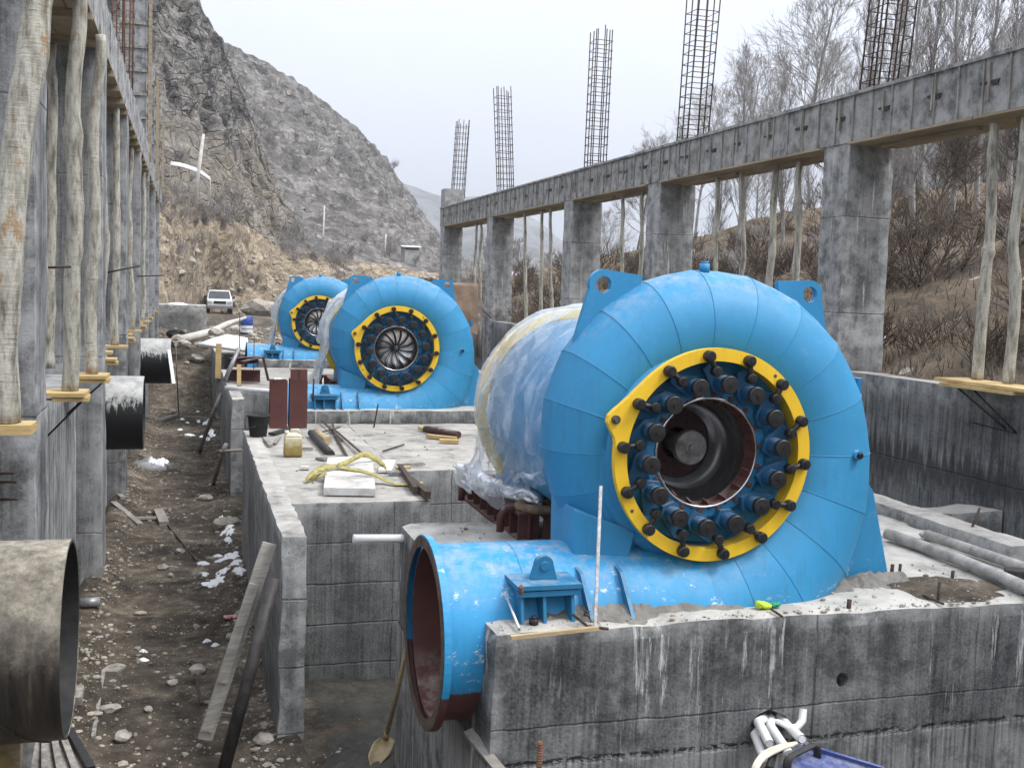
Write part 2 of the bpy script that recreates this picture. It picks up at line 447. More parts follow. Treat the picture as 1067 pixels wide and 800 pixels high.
def bark():
    t = NT('bark'); p = t.pos()
    n = t.noise(t.mapv(p, (5, 5, 1.2)), 3, 6, .65); n2 = t.noise(t.mapv(p, (2.5, 2.5, 22)), 2.5, 5, .75)
    col = t.ramp(n, [(.33, (.14,.132,.108)), (.45, (.30,.287,.24)), (.58, (.46,.443,.385)), (.72, (.25,.235,.19))])
    rings = t.ramp(n2, [(.615, 0), (.66, 1)])
    col = t.mix(t.math('MULTIPLY', rings, .75), col, (.085,.075,.055))
    brn = t.ramp(t.noise(t.mapv(p, (1,1,.5)), 5, 5, .75), [(.585, 0), (.65, .8)])
    col = t.mix(brn, col, (.28,.17,.08))
    t.bsdf(col, .9, t.bump(t.math('ADD', n, n2), .5, .02), spec=.2); M['bark'] = t.m
bark()
simple('bark_cut', (.45,.32,.17), (.62,.46,.27), 14, .85)

def penstock_mat():
    t = NT('penstock_steel'); p = t.pos(); z = t.sep(p)[2]
    n = t.noise(p, 1.7, 8, .7); s = t.noise(t.mapv(p, (9, 1.2, 1.0)), 2.2, 6, .75); f = t.noise(p, 7, 8, .8)
    nz = t.sep(t.n('NewGeometry').outputs['Normal'])[2]
    dust = t.math('ADD', t.math('ADD', nz, t.math('MULTIPLY', t.math('SUBTRACT', n, .5), 1.7)), t.math('MULTIPLY', t.math('SUBTRACT', f, .5), .55))
    base = t.ramp(s, [(.35, (.013,.012,.011)), (.55, (.045,.037,.03)), (.66, (.10,.075,.055)), (.76, (.17,.145,.115))])
    col = t.mix(t.ramp(dust, [(-.05, .0), (.35, .35), (1.05, .9)]), base, t.ramp(f, [(.36, (.10,.088,.07)), (.5, (.24,.215,.17)), (.64, (.40,.37,.30))]))
    x = t.sep(p)
    t.bsdf(col, t.ramp(dust, [(.2, .42), (.7, .9)]), t.bump(t.math('ADD', n, f), .25, .02)); M['penstock_steel'] = t.m
penstock_mat()

def tar_pipe():
    t = NT('tarred_pipe'); p = t.pos(); xyz = t.sep(p)
    st = t.noise(t.mapv(p, (9, 9, .6)), 2, 4, .7)
    zz = t.math('ADD', xyz[2], t.math('MULTIPLY', t.math('SUBTRACT', st, .5), .9))
    n = t.noise(p, 6, 5, .7)
    g = t.ramp(n, [(.3, (.24,.24,.235)), (.7, (.52,.52,.5))])
    col = t.mix(t.ramp(zz, [(.0, 0), (.16, 1)]), (.008,.008,.008), g)
    t.bsdf(col, .6, t.bump(n, .2, .02)); M['tarred_pipe'] = t.m
tar_pipe()

def dirt():
    t = NT('dirt'); p = t.pos()
    n = t.noise(p, .6, 6, .65); n2 = t.noise(p, 4, 7, .72); v = t.voro(p, 22); v2 = t.voro(p, 9, out='Distance')
    f = t.math('ADD', t.math('MULTIPLY', n, .45), t.math('MULTIPLY', n2, .55))
    col = t.ramp(f, [(.38, (.03,.025,.02)), (.48, (.078,.064,.049)), (.56, (.145,.12,.092)), (.66, (.33,.285,.225))])
    cv = t.voro(p, 26, out='Color')
    pm = t.math('MULTIPLY', t.ramp(v, [(.16, 1), (.26, 0)]), t.ramp(t.sep(cv)[0], [(.55, 0), (.58, 1)]))
    col = t.mix(t.math('MULTIPLY', pm, .9), col, t.mix(t.sep(cv)[1], (.12,.108,.092), (.52,.48,.41)))
    h = t.math('ADD', n2, t.math('MULTIPLY', pm, .5))
    t.bsdf(col, .95, t.bump(h, 1.0, .07), spec=.2); M['dirt'] = t.m
dirt()
def earth(name, stops, scale, stones=0., bump=.9, bd=.4, shrub=None, blocks=0):
    t = NT(name); p = t.pos()
    n = t.noise(p, scale*.25, 6, .65); n2 = t.noise(p, scale, 8, .72); n3 = t.noise(t.mapv(p, (1, 1, .4)), scale*.6, 5, .7)
    f = t.math('ADD', t.math('MULTIPLY', n, .35), t.math('MULTIPLY', n2, .4)); f = t.math('ADD', f, t.math('MULTIPLY', n3, .25))
    col = t.ramp(f, stops)
    if blocks:
        wp = t.n('VectorMath', {0: p, 1: t.n('VectorMath', {0: t.n('TexNoise', {'Vector': p, 'Scale': blocks*.6, 'Detail': 5.0}).outputs[1], 1: (1.2/blocks,)*3}, operation='MULTIPLY').outputs[0]}, operation='ADD').outputs[0]
        cA = t.sep(t.voro(wp, blocks, out='Color')); cB = t.sep(t.voro(wp, blocks*3.1, out='Color')); eA = t.ramp(t.voro(wp, blocks, 'DISTANCE_TO_EDGE'), [(.0, 1), (.09, 0)])
        tone = t.math('ADD', t.math('MULTIPLY', cA[0], .5), t.math('MULTIPLY', cB[1], .6))
        col = t.mix(1.0, col, t.ramp(tone, [(.1, .55), (.55, .9), (1.0, 1.3)]), 'MULTIPLY')
        col = t.mix(t.math('MULTIPLY', eA, t.ramp(n2, [(.42, 0), (.58, .75)])), col, (.05,.048,.047)); n2 = t.math('ADD', n2, t.math('MULTIPLY', tone, .5))
    if stones:
        v = t.voro(p, scale*1.6); cv = t.sep(t.voro(p, scale*1.6, out='Color'))
        sm = t.math('MULTIPLY', t.ramp(v, [(.2, 1), (.32, 0)]), t.ramp(cv[0], [(1-stones, 0), (1-stones+.05, 1)]))
        col = t.mix(sm, col, (.46,.42,.35)); n2 = t.math('ADD', n2, t.math('MULTIPLY', sm, .4))
    if shrub:
        sh = t.math('MULTIPLY', t.ramp(t.noise(p, shrub[0], 7, .75), [(.54, 0), (.6, 1)]), shrub[1])
        col = t.mix(sh, col, (.075,.065,.055))
    t.bsdf(col, .95, t.bump(n2, bump, bd), spec=.15); M[name] = t.m
earth('earth_cut', [(.3, (.22,.175,.125)), (.45, (.38,.31,.225)), (.6, (.52,.435,.325)), (.75, (.62,.54,.43))], 1.1, .3, bump=1.0, bd=.7, shrub=(.16, .25), blocks=.9)
earth('scree', [(.3, (.13,.122,.113)), (.44, (.245,.23,.215)), (.58, (.345,.325,.303)), (.72, (.48,.455,.42))], .30, .25, bump=1.0, bd=2.5, shrub=(.11, .5), blocks=.38)
earth('far_rock', [(.3, (.10,.105,.11)), (.5, (.19,.19,.19)), (.7, (.30,.295,.285))], .03, 0, bump=.8, bd=8, shrub=(.02, .4))
earth('bank_earth', [(.3, (.06,.045,.033)), (.46, (.135,.105,.075)), (.6, (.24,.19,.135)), (.76, (.34,.28,.21))], 1.6, .1, bump=1.0, bd=.15, shrub=(.8, .75))

def rockface():
    t = NT('rock_face'); p = t.pos()
    n = t.noise(p, .055, 8, .7); n2 = t.noise(t.mapv(p, (1, 1, 1.8)), .22, 9, .75, .8); n3 = t.noise(p, .9, 6, .7)
    v = t.voro(t.mapv(p, (1, 1, .7)), .16, 'DISTANCE_TO_EDGE')
    f = t.math('ADD', t.math('MULTIPLY', n2, .6), t.math('MULTIPLY', n3, .4))
    col = t.ramp(f, [(.30, (.13,.122,.112)), (.41, (.34,.325,.30)), (.52, (.50,.475,.44)), (.66, (.72,.685,.63))])
    col = t.mix(t.ramp(n, [(.55, 0), (.68, .75)]), col, (.42,.34,.235))
    wp = t.n('VectorMath', {0: p, 1: t.n('VectorMath', {0: t.n('TexNoise', {'Vector': p, 'Scale': .25, 'Detail': 5.0}).outputs[1], 1: (3.5, 3.5, 3.5)}, operation='MULTIPLY').outputs[0]}, operation='ADD').outputs[0]
    wp2 = t.mapv(wp, (1, 1, 1.7))
    cA = t.sep(t.voro(wp2, .42, out='Color')); cB = t.sep(t.voro(wp2, 1.25, out='Color'))
    eA = t.ramp(t.voro(wp2, .42, 'DISTANCE_TO_EDGE'), [(.0, 1), (.06, 0)]); eB = t.ramp(t.voro(wp2, 1.25, 'DISTANCE_TO_EDGE'), [(.0, 1), (.10, 0)])
    tone = t.math('ADD', t.math('MULTIPLY', cA[0], .55), t.math('MULTIPLY', cB[1], .65))
    col = t.mix(1.0, col, t.ramp(tone, [(.15, .45), (.55, .85), (1.0, 1.25)]), 'MULTIPLY')
    col = t.mix(t.math('MULTIPLY', t.math('MAXIMUM', eA, t.math('MULTIPLY', eB, .7)), t.ramp(n3, [(.38, .1), (.6, .9)])), col, (.03,.029,.03))
    crack = t.ramp(v, [(.0, 1), (.07, 0)])
    col = t.mix(t.math('MULTIPLY', crack, .65), col, (.035,.033,.032))
    nz = t.sep(t.n('NewGeometry').outputs['Normal'])[2]
    sc = t.math('ADD', nz, t.math('MULTIPLY', t.math('SUBTRACT', n2, .5), .8))
    col = t.mix(t.ramp(sc, [(.62, 0), (.8, .8)]), col, t.ramp(n3, [(.35, (.24,.215,.185)), (.65, (.44,.40,.35))]))
    zz = t.math('ADD', t.sep(p)[2], t.math('MULTIPLY', t.math('SUBTRACT', n, .5), 30))
    low = t.math('MULTIPLY', t.ramp(t.math('DIVIDE', zz, 40), [(.30, 1), (.46, 0)]), t.ramp(n2, [(.5, 1), (.62, .15)]))
    col = t.mix(low, col, t.ramp(n3, [(.32, (.30,.26,.205)), (.5, (.48,.42,.34)), (.68, (.62,.56,.47))]))
    h = t.math('ADD', t.math('ADD', n2, t.math('MULTIPLY', n3, .35)), t.math('ADD', t.math('MULTIPLY', crack, -.4), t.math('ADD', t.math('MULTIPLY', tone, .6), t.math('MULTIPLY', eA, -.5))))
    t.bsdf(col, .95, t.bump(h, 1.0, 3.0), spec=.15); M['rock_face'] = t.m
rockface()

def sheeting(name, alpha, tint=(.82,.85,.88)):
    t = NT(name); p = t.obj()
    n = t.math('ABSOLUTE', t.math('SUBTRACT', t.noise(p, 5, 3, .55, .5), .5))
    nm = t.bump(n, .5, .06)
    di = t.n('BsdfDiffuse', {'Color': (*tint, 1), 'Normal': nm}); tl = t.n('BsdfTranslucent', {'Color': (*tint, 1), 'Normal': nm})
    gl = t.n('BsdfGlossy', {'Color': (1,1,1,1), 'Roughness': .09, 'Normal': nm})
    tr = t.n('BsdfTransparent', {'Color': (.93,.96,.99,1)})
    m1 = t.n('MixShader', {0: .4, 1: di.outputs[0], 2: tl.outputs[0]})
    lw = t.n('LayerWeight', {'Blend': .35, 'Normal': nm})
    m2 = t.n('MixShader', {0: t.math('MULTIPLY_ADD', lw.outputs[0], .6, .14), 1: m1.outputs[0], 2: gl.outputs[0]})
    xy = t.sep(p)
    a = t.math('ADD', alpha, t.math('MULTIPLY', t.math('SUBTRACT', t.noise(p, 5, 6, .75), .5), .8))
    if alpha < .5: a = t.math('ADD', a, t.ramp(t.math('ADD', t.math('MULTIPLY', xy[1], .55), .5), [(.35, -.12+.12), (1.0, .42)]))
    a = t.n('Clamp', {'Value': a}).outputs[0]
    m3 = t.n('MixShader', {0: a, 1: tr.outputs[0], 2: m2.outputs[0]})
    t.t.links.new(m3.outputs[0], t.out.inputs[0]); M[name] = t.m
sheeting('plastic_film', .17)
sheeting('plastic_thick', .72, (.72,.735,.75))
def jerry():
    t = NT('jerrycan_plastic'); p = t.obj(); z = t.sep(p)[2]
    n = t.noise(p, 14, 5, .7)
    zz = t.math('ADD', z, t.math('MULTIPLY', t.math('SUBTRACT', n, .5), .25))
    col = t.ramp(zz, [(.02, (.20,.14,.04)), (.12, (.30,.23,.08)), (.2, (.50,.45,.30)), (.3, (.6,.57,.45))])
    t.bsdf(col, .4); M['jerrycan_plastic'] = t.m
jerry()

def mud():
    t = NT('mud'); p = t.pos(); n = t.noise(p, 1.6, 6, .65); n2 = t.noise(p, 14, 6, .7)
    f = t.math('ADD', t.math('MULTIPLY', n, .55), t.math('MULTIPLY', n2, .45))
    t.bsdf(t.ramp(f, [(.36, (.028,.027,.022)), (.5, (.065,.062,.05)), (.64, (.12,.113,.092))]), t.ramp(n, [(.4, .35), (.6, .85)]), t.bump(n2, .7, .04), spec=.4); M['mud'] = t.m
mud()
# ---------------------------------------------------------------- ground, hills, sky
def sstep(a, b, x):
    t = max(0, min(1, (x - a) / (b - a))); return t*t*(3-2*t)
def gz(x, y):
    n = noise.noise(V((x*.35, y*.35, 0)))*.10 + noise.noise(V((x*1.4, y*1.4, 3)))*.045 + noise.noise(V((x*4.5, y*4.5, 7)))*.02
    z = -2.1 + n
    up = sstep(35.0, 40.5, y + 1.2*noise.noise(V((x*.5, 2, 0))))          # spoil heap at the end of the trench
    zy = -.35 + .5*noise.noise(V((x*.22, y*.22, 5))) - .012*max(0, y - 50)
    zy = zy if y < 95 else -.9 + .15*noise.noise(V((x*.05, y*.05, 5)))
    z = z*(1-up) + (zy + n)*up
    if -1.3 < x < 1.0 and y < 35:                                        # banked dirt along the walls
        z += .18*sstep(.35, .8, x)*(.5+noise.noise(V((y*.7, 1, 1)))) + .16*sstep(-.7, -1.1, x)
    if x < -1.5: z += sstep(-1.5, -1.9, x) * 2.4
    if x > 8.5: z += sstep(8.45, 8.9, x) * 2.6
    if y < 5.2: z = z + sstep(5.2, 4.2, y) * .25 if x > -1 else z
    return z
xs = [-1080, -800, -500, -260, -140, -80, -45, -25, -14, -8, -5, -3, -2.3, -1.9] + [-1.75+.1*i for i in range(30)] + [1.5+.5*i for i in range(15)] + [8.6, 8.9, 9.5, 11, 14, 19, 27, 40, 60, 95, 150, 260, 500, 800, 1080]
ys = [-400, -150, -60, -20, -5, 0, 2, 3.5] + [4.4+.12*i for i in range(240)] + [33.4+.4*i for i in range(60)] + [58+1.4*i for i in range(32)] + [105, 115, 130, 160, 210, 300, 450, 700, 1050]
g = MB(); g.smooth = True
vs = [(x, y, gz(x, y)) for x in xs for y in ys]; ny = len(ys)
g.add(vs, [(i*ny+j, (i+1)*ny+j, (i+1)*ny+j+1, i*ny+j+1) for i in range(len(xs)-1) for j in range(ny-1)], True)
kind(g.build('ground', M['dirt'], origin=(0,0,0), fixn=False), 'structure')
pf = MB()
pf.grid(lambda u, v: V((1.0 + 3.6*u, 7.2 + 3.75*v, -2.045 + .05*noise.noise(V((u*6, v*7, 1))) + .02*noise.noise(V((u*22, v*22, 2))) - .12*max(0, 1-v*9) - .10*max(0, 1-u*14))), 70, 70, True)
kind(pf.build('pit_floor', M['mud'], origin=(0,0,0), fixn=False), 'structure')

def ridge_mesh(name, mat, sil, base, nu, nv, rough, nscale, back=.6, ridged=True, prof=.85, seed=0, steps=0, fine=None):
    """a hill: sil = ridge points (px, py, distance), base = foot points (px, py, distance) or (px, None, distance, z)"""
    def samp(tab, px):
        for a, b in zip(tab, tab[1:]):
            if px <= b[0]: break
        k = max(0, min(1, (px - a[0]) / (b[0] - a[0])))
        return [a[i] + (b[i] - a[i]) * k if a[i] is not None else None for i in range(1, len(a))]
    p0, p1 = sil[0][0], sil[-1][0]
    def fn(u, v):
        px = p0 + (p1 - p0) * u
        s = samp(sil, px); b = samp(base, px)
        top = P(px, s[0], y=s[1])
        if b[0] is None: q = P(px, 300, y=b[1]); q.z = b[2]
        else: q = P(px, b[0], y=b[1])
        vv = v / back
        if vv <= 1:
            k = vv; w = k ** prof
            p = q.lerp(top, k); p.z = q.z + (top.z - q.z) * w
            amp = rough * (math.sin(PI * min(1, k*.9+.06)) * .9 + .16)
        else:
            k = (vv - 1); d = V((0.25, 1, 0)) * (top.z - q.z) * k * 3.0
            p = top + d; p.z = top.z - (top.z - q.z) * k * 1.1; amp = rough * .3
        r = p * nscale + V((seed*11.1, seed*3.3, seed))
        if ridged:
            n = noise.ridged_multi_fractal(r, .9, 2.1, 6, 1.0, 2.0) * .55 - .6
            n2 = fbm(r * 3.1, 5, .8)
        else: n = fbm(r, 6, .9); n2 = 0
        disp = (n + .35*n2) * amp
        if fine:
            e = min(1, max(.15, k*1.6)) if vv <= 1 else .5
            c1 = noise.ridged_multi_fractal(p*fine[0] + V((seed, 5, 2)), .8, 2.2, 5, 1.0, 2.0) - 1.0
            c2 = abs(noise.noise(p*fine[0]*4.1 + V((3, seed, 1)))) - .25
            c3 = noise.voronoi(V((p.x, p.y, p.z*.6))*fine[0]*2.6)[0][0] - .4
            disp += (c1*fine[1] + c2*fine[1]*.7 - c3*fine[1]*1.1) * e
        p = p + V((.25*disp, -.75*disp, .55*disp if vv < .97 else .28*disp))
        if steps: p.z += math.sin(p.z*steps + 3*fbm(r*2, 3))*.35/steps
        return p
    m = MB(); m.grid(fn, nu, nv, True)
    return kind(m.build(name, mat, origin=(0,0,0), fixn=False), 'structure')

ridge_mesh('rocky_hill', M['rock_face'],
    [(-700,-420,115),(-200,-330,122),(60,-170,126),(150,-70,130),(188,-16,134),(205,2,136),(214,22,137),(227,46,138),(240,70,139),(250,95,139),(259,120,139),(268,146,140),(280,178,141),(296,208,142),(312,232,143),(340,262,144),(400,290,146)],
    [(-700,None,78,-1),(60,None,82,-1),(150,235,90,0),(205,236,96,0),(280,284,112,0),(320,298,118,0),(400,304,124,0)],
    420, 300, 7.0, .035, prof=.92, seed=1, fine=(.13, 1.7))
ridge_mesh('scree_hill', M['scree'],
    [(120,-60,215),(180,0,220),(222,42,225),(238,44,226),(252,50,228),(270,62,230),(300,80,234),(330,101,238),(358,124,242),(386,147,246),(400,164,249),(416,184,252),(430,206,255),(446,232,258),(461,252,262),(490,276,268),(540,300,275)],
    [(120,300,120),(300,301,128),(420,303,135),(540,306,140)],
    340, 220, 7.0, .022, prof=1.0, seed=4, fine=(.09, 1.7))
ridge_mesh('distant_mountain', M['far_rock'],
    [(250,215,900),(330,195,900),(392,180,900),(432,193,900),(462,203,900),(500,204,900),(540,218,900),(570,240,900),(600,268,900),(640,292,900),(720,300,900)],
    [(250,300,620),(720,312,620)], 110, 60, 24, .006, seed=7)
ridge_mesh('distant_mountain', M['far_rock'],
    [(380,280,520),(430,262,520),(470,244,520),(500,238,520),(540,250,520),(590,272,520),(640,285,520),(720,268,520),(830,240,520),(960,180,520),(1100,160,520)],
    [(380,303,300),(720,310,300),(1100,320,300)], 110, 60, 14, .010, seed=9)
ridge_mesh('grey_hill', M['far_rock'],
    [(900,190,330),(960,125,330),(1000,82,330),(1022,58,330),(1045,34,330),(1067,13,330),(1130,-30,330),(1300,-120,330),(1700,-160,330)],
    [(900,318,210),(1067,322,210),(1700,340,210)], 160, 110, 9, .02, seed=5, fine=(.07, 2.0))
ridge_mesh('earth_bank', M['earth_cut'],
    [(-300,120,70),(60,150,74),(120,170,78),(172,192,82),(190,203,84),(214,214,87),(240,226,92),(262,240,98),(300,262,104),(340,266,108),(400,276,112),(450,284,114),(500,290,116),(620,296,120),(900,304,124)],
    [(-300,None,52,-.6),(60,None,58,-.7),(172,None,66,-.9),(214,None,90,-1.6),(262,None,92,-1.6),(300,None,93,-1.5),(460,None,92,-1.5),(620,None,95,-1.5),(900,None,98,-1.5)],
    360, 120, 2.6, .10, prof=.72, ridged=True, seed=2, fine=(.5, .28))

# right-hand bank behind the retaining wall
def bank_fn(u, v):
    y = 4 + 62*u**1.3
    x = 8.72 + 26*v**1.25
    rise = .56*(x-8.7) if x < 12 else .56*3.3 + .46*(x-12)
    k = .55 + .45*sstep(26, 12, y)
    rise *= k * (.12 + .88*sstep(67, 46, y))
    z = .98 - 1.6*sstep(54, 66, y) + rise + .38*fbm(V((x*.35, y*.35, 4)), 5) * sstep(8.7, 10, x) + .10*noise.noise(V((x*2.1, y*2.1, 1)))
    z = min(z, 11)
    if v > .93: z -= (v-.93)*60
    return V((x, y, z))
bk = MB(); bk.grid(bank_fn, 190, 80, True)
kind(bk.build('bank', M['bank_earth'], origin=(0,0,0), fixn=False), 'structure')
def bank_z(x, y):
    rise = .56*(x-8.7) if x < 12 else .56*3.3 + .46*(x-12)
    rise *= (.55 + .45*sstep(26, 12, y)) * (.12 + .88*sstep(67, 46, y))
    return min(11, .98 - 1.6*sstep(54, 66, y) + rise + .38*fbm(V((x*.35, y*.35, 4)), 5) * sstep(8.7, 10, x) + .10*noise.noise(V((x*2.1, y*2.1, 1))))

# haze: one box of thin even air
hz = MB(); hz.box(-1100, 1100, -420, 1075, -45, 260)
ho = hz.build('haze', [], origin=(0,0,0)); kind(ho, 'stuff')
t = NT('haze_air')
pv = t.n('VolumePrincipled', {'Color': (.80,.87,.97,1), 'Density': .00036, 'Anisotropy': .2})
t.t.links.new(pv.outputs[0], t.out.inputs['Volume']); ho.data.materials.append(t.m)

# ---------------------------------------------------------------- light
W = bpy.data.worlds.new('World'); SC.world = W; W.use_nodes = True
wt = W.node_tree; bg = wt.nodes['Background']
sky = wt.nodes.new('ShaderNodeTexSky'); sky.sky_type = 'NISHITA'; sky.sun_disc = False
SUN_EL, SUN_AZ = R_(56), R_(122)      # azimuth clockwise from +Y (the long axis)
sky.sun_elevation = SUN_EL; sky.sun_rotation = SUN_AZ; sky.air_density = 1.0; sky.dust_density = 4.0; sky.ozone_density = 1.0
hs = wt.nodes.new('ShaderNodeHueSaturation'); hs.inputs['Saturation'].default_value = .12
mx = wt.nodes.new('ShaderNodeMix'); mx.data_type = 'RGBA'; mx.inputs[0].default_value = .72
mx.inputs[7].default_value = (6.6, 6.9, 7.75, 1)         # even cloud layer
wt.links.new(sky.outputs[0], hs.inputs['Color']); wt.links.new(hs.outputs[0], mx.inputs[6]); tcw = wt.nodes.new('ShaderNodeTexCoord'); sxw = wt.nodes.new('ShaderNodeSeparateXYZ'); wt.links.new(tcw.outputs['Generated'], sxw.inputs[0])
gm = wt.nodes.new('ShaderNodeMath'); gm.operation = 'MULTIPLY_ADD'; gm.use_clamp = False; gm.inputs[1].default_value = 1.6; gm.inputs[2].default_value = .64; wt.links.new(sxw.outputs[2], gm.inputs[0])
g2 = wt.nodes.new('ShaderNodeMath'); g2.operation = 'MAXIMUM'; g2.inputs[1].default_value = .45; wt.links.new(gm.outputs[0], g2.inputs[0])
cn = wt.nodes.new('ShaderNodeTexNoise'); cn.inputs['Scale'].default_value = 3.0; cn.inputs['Detail'].default_value = 4; wt.links.new(tcw.outputs['Generated'], cn.inputs['Vector'])
cm = wt.nodes.new('ShaderNodeMath'); cm.operation = 'MULTIPLY_ADD'; cm.inputs[1].default_value = .16; cm.inputs[2].default_value = .92; wt.links.new(cn.outputs[0], cm.inputs[0])
g3 = wt.nodes.new('ShaderNodeMath'); g3.operation = 'MULTIPLY'; wt.links.new(g2.outputs[0], g3.inputs[0]); wt.links.new(cm.outputs[0], g3.inputs[1])
vm = wt.nodes.new('ShaderNodeVectorMath'); vm.operation = 'SCALE'; wt.links.new(mx.outputs[2], vm.inputs[0]); wt.links.new(g3.outputs[0], vm.inputs['Scale'])
wt.links.new(vm.outputs[0], bg.inputs[0])      # overcast sky: brighter towards the zenith
bg.inputs[1].default_value = .10
sd = bpy.data.lights.new('sun', 'SUN'); sd.energy = 1.7; sd.angle = R_(20); sd.color = (1, .97, .92)
so = bpy.data.objects.new('sun', sd); COL.objects.link(so)
dirv = V((math.sin(SUN_AZ)*math.cos(SUN_EL), math.cos(SUN_AZ)*math.cos(SUN_EL), math.sin(SUN_EL)))
so.rotation_euler = (-dirv).to_track_quat('-Z', 'Y').to_euler(); so.location = (0, 0, 30)

# ---------------------------------------------------------------- camera
cd = bpy.data.cameras.new('camera'); cam = bpy.data.objects.new('camera', cd); COL.objects.link(cam)
r = V((_xc.x, _yc.x, _zc.x)); u = -V((_xc.y, _yc.y, _zc.y)); b = -V((_xc.z, _yc.z, _zc.z))
mw = Matrix((( r.x, u.x, b.x, 0), (r.y, u.y, b.y, 0), (r.z, u.z, b.z, CAMZ), (0, 0, 0, 1)))
cam.matrix_world = mw
cd.sensor_width = 36; cd.sensor_fit = 'HORIZONTAL'; cd.lens = 36 * F / 1067; cd.clip_end = 6000; cd.clip_start = .05
SC.camera = cam
SC.view_settings.view_transform = 'Standard'; SC.view_settings.look = 'None'; SC.view_settings.exposure = EXPO; SC.view_settings.gamma = 1
SC.cycles.volume_bounces = 2; SC.cycles.max_bounces = 8; SC.cycles.transparent_max_bounces = 16
# ---------------------------------------------------------------- foundations (three identical units, 11.2 m apart)
PITCH = 11.2
U_WORDS = ['nearest', 'middle', 'farthest']
for k in range(3):
    dy = PITCH * k
    m = MB()
    slab(m, 1.73, 6.34, 5.95+dy, 8.9+dy, -2.3, 0.0, .09 if k == 0 else .2, .012, k, .045)
    ob = m.build('foundation_block', M['concrete_block'])
    if k == 0:
        c = MB(); c.smooth = False
        for px, py, rr in ((878, 708, .045),):
            q = P(px, py, y=5.95); c.tube([q+V((-.01,-.1,.045)), q+V((0,.0,0)), q+V((.01,.16,-.07)), q+V((0,.34,-.2))], [rr*1.3, rr, rr*.95, rr*.7], 11)
        q = P(800, 752, y=5.95); c.rock(q + V((0, .02, 0)), .15, 2, 5, .55)
        q = P(930, 610, z=0); c.rock(q, .10, 2, 8, .9)
        mesh_cut(ob, c)
    tag(ob, ['streaked concrete foundation block carrying the nearest blue turbine', 'concrete foundation block under the middle blue turbine', 'concrete foundation block under the farthest blue turbine'][k], 'foundation', 'turbine foundation blocks')
    m = MB(); slab(m, 1.0, 2.42, 10.85+dy, 17.1+dy, -2.3, -.2, .14, .006, 10+k, .012)
    slab(m, 2.423, 6.34, 12.7+dy, 17.1+dy, -2.3, -.202, .2, .01, 20+k, .03)
    tag(m.build('concrete_platform', M['concrete_pit']), ['dusty concrete platform littered with rebar and planks beside the yellow strap', 'concrete platform behind the middle turbine', 'concrete platform behind the farthest turbine'][k], 'platform', 'concrete platforms between the turbines')
    m = MB(); slab(m, .79, 1.017, 9.35+dy, 16.15+dy, -2.35, -.185, .09 if k == 0 else .2, .012, 30+k, .03)
    tag(m.build('pit_wall', M['concrete_wall']), ['thin concrete wall with a square pale end, planks leaning on it', 'thin concrete wall end behind the black bucket', 'farthest thin concrete wall under the white panel'][k], 'wall', 'low walls along the trench')
    m = MB(); slab(m, 6.345, 6.64, 7.05+dy, 16+dy, -2.3, .10, .1, .006, 40+k, .018)
    tag(m.build('concrete_kerb', M['concrete_slab']), ['rough raised concrete kerb along the right side of the nearest block', 'raised concrete kerb beside the middle turbine', 'raised concrete kerb beside the farthest turbine'][k], 'kerb', 'raised kerbs beside the blocks')

m = MB(); slab(m, 6.65, 8.29, 9.35, 9.75, -2.3, -.14, .12, .01, 51, .04)
tag(m.build('cross_wall', M['concrete_slab']), 'short low concrete cross wall between the kerb and the dark retaining wall', 'wall')

m = MB(); slab(m, 8.3, 8.62, 2.5, 44, -2.3, 1.10, .25, .012, 60, .02)
tag(m.build('retaining_wall', M['concrete_retaining']), 'dark damp concrete retaining wall below the brown bank on the right', 'wall')

simple('slot_dark', (.022,.022,.022), (.055,.055,.053), 12, .9)
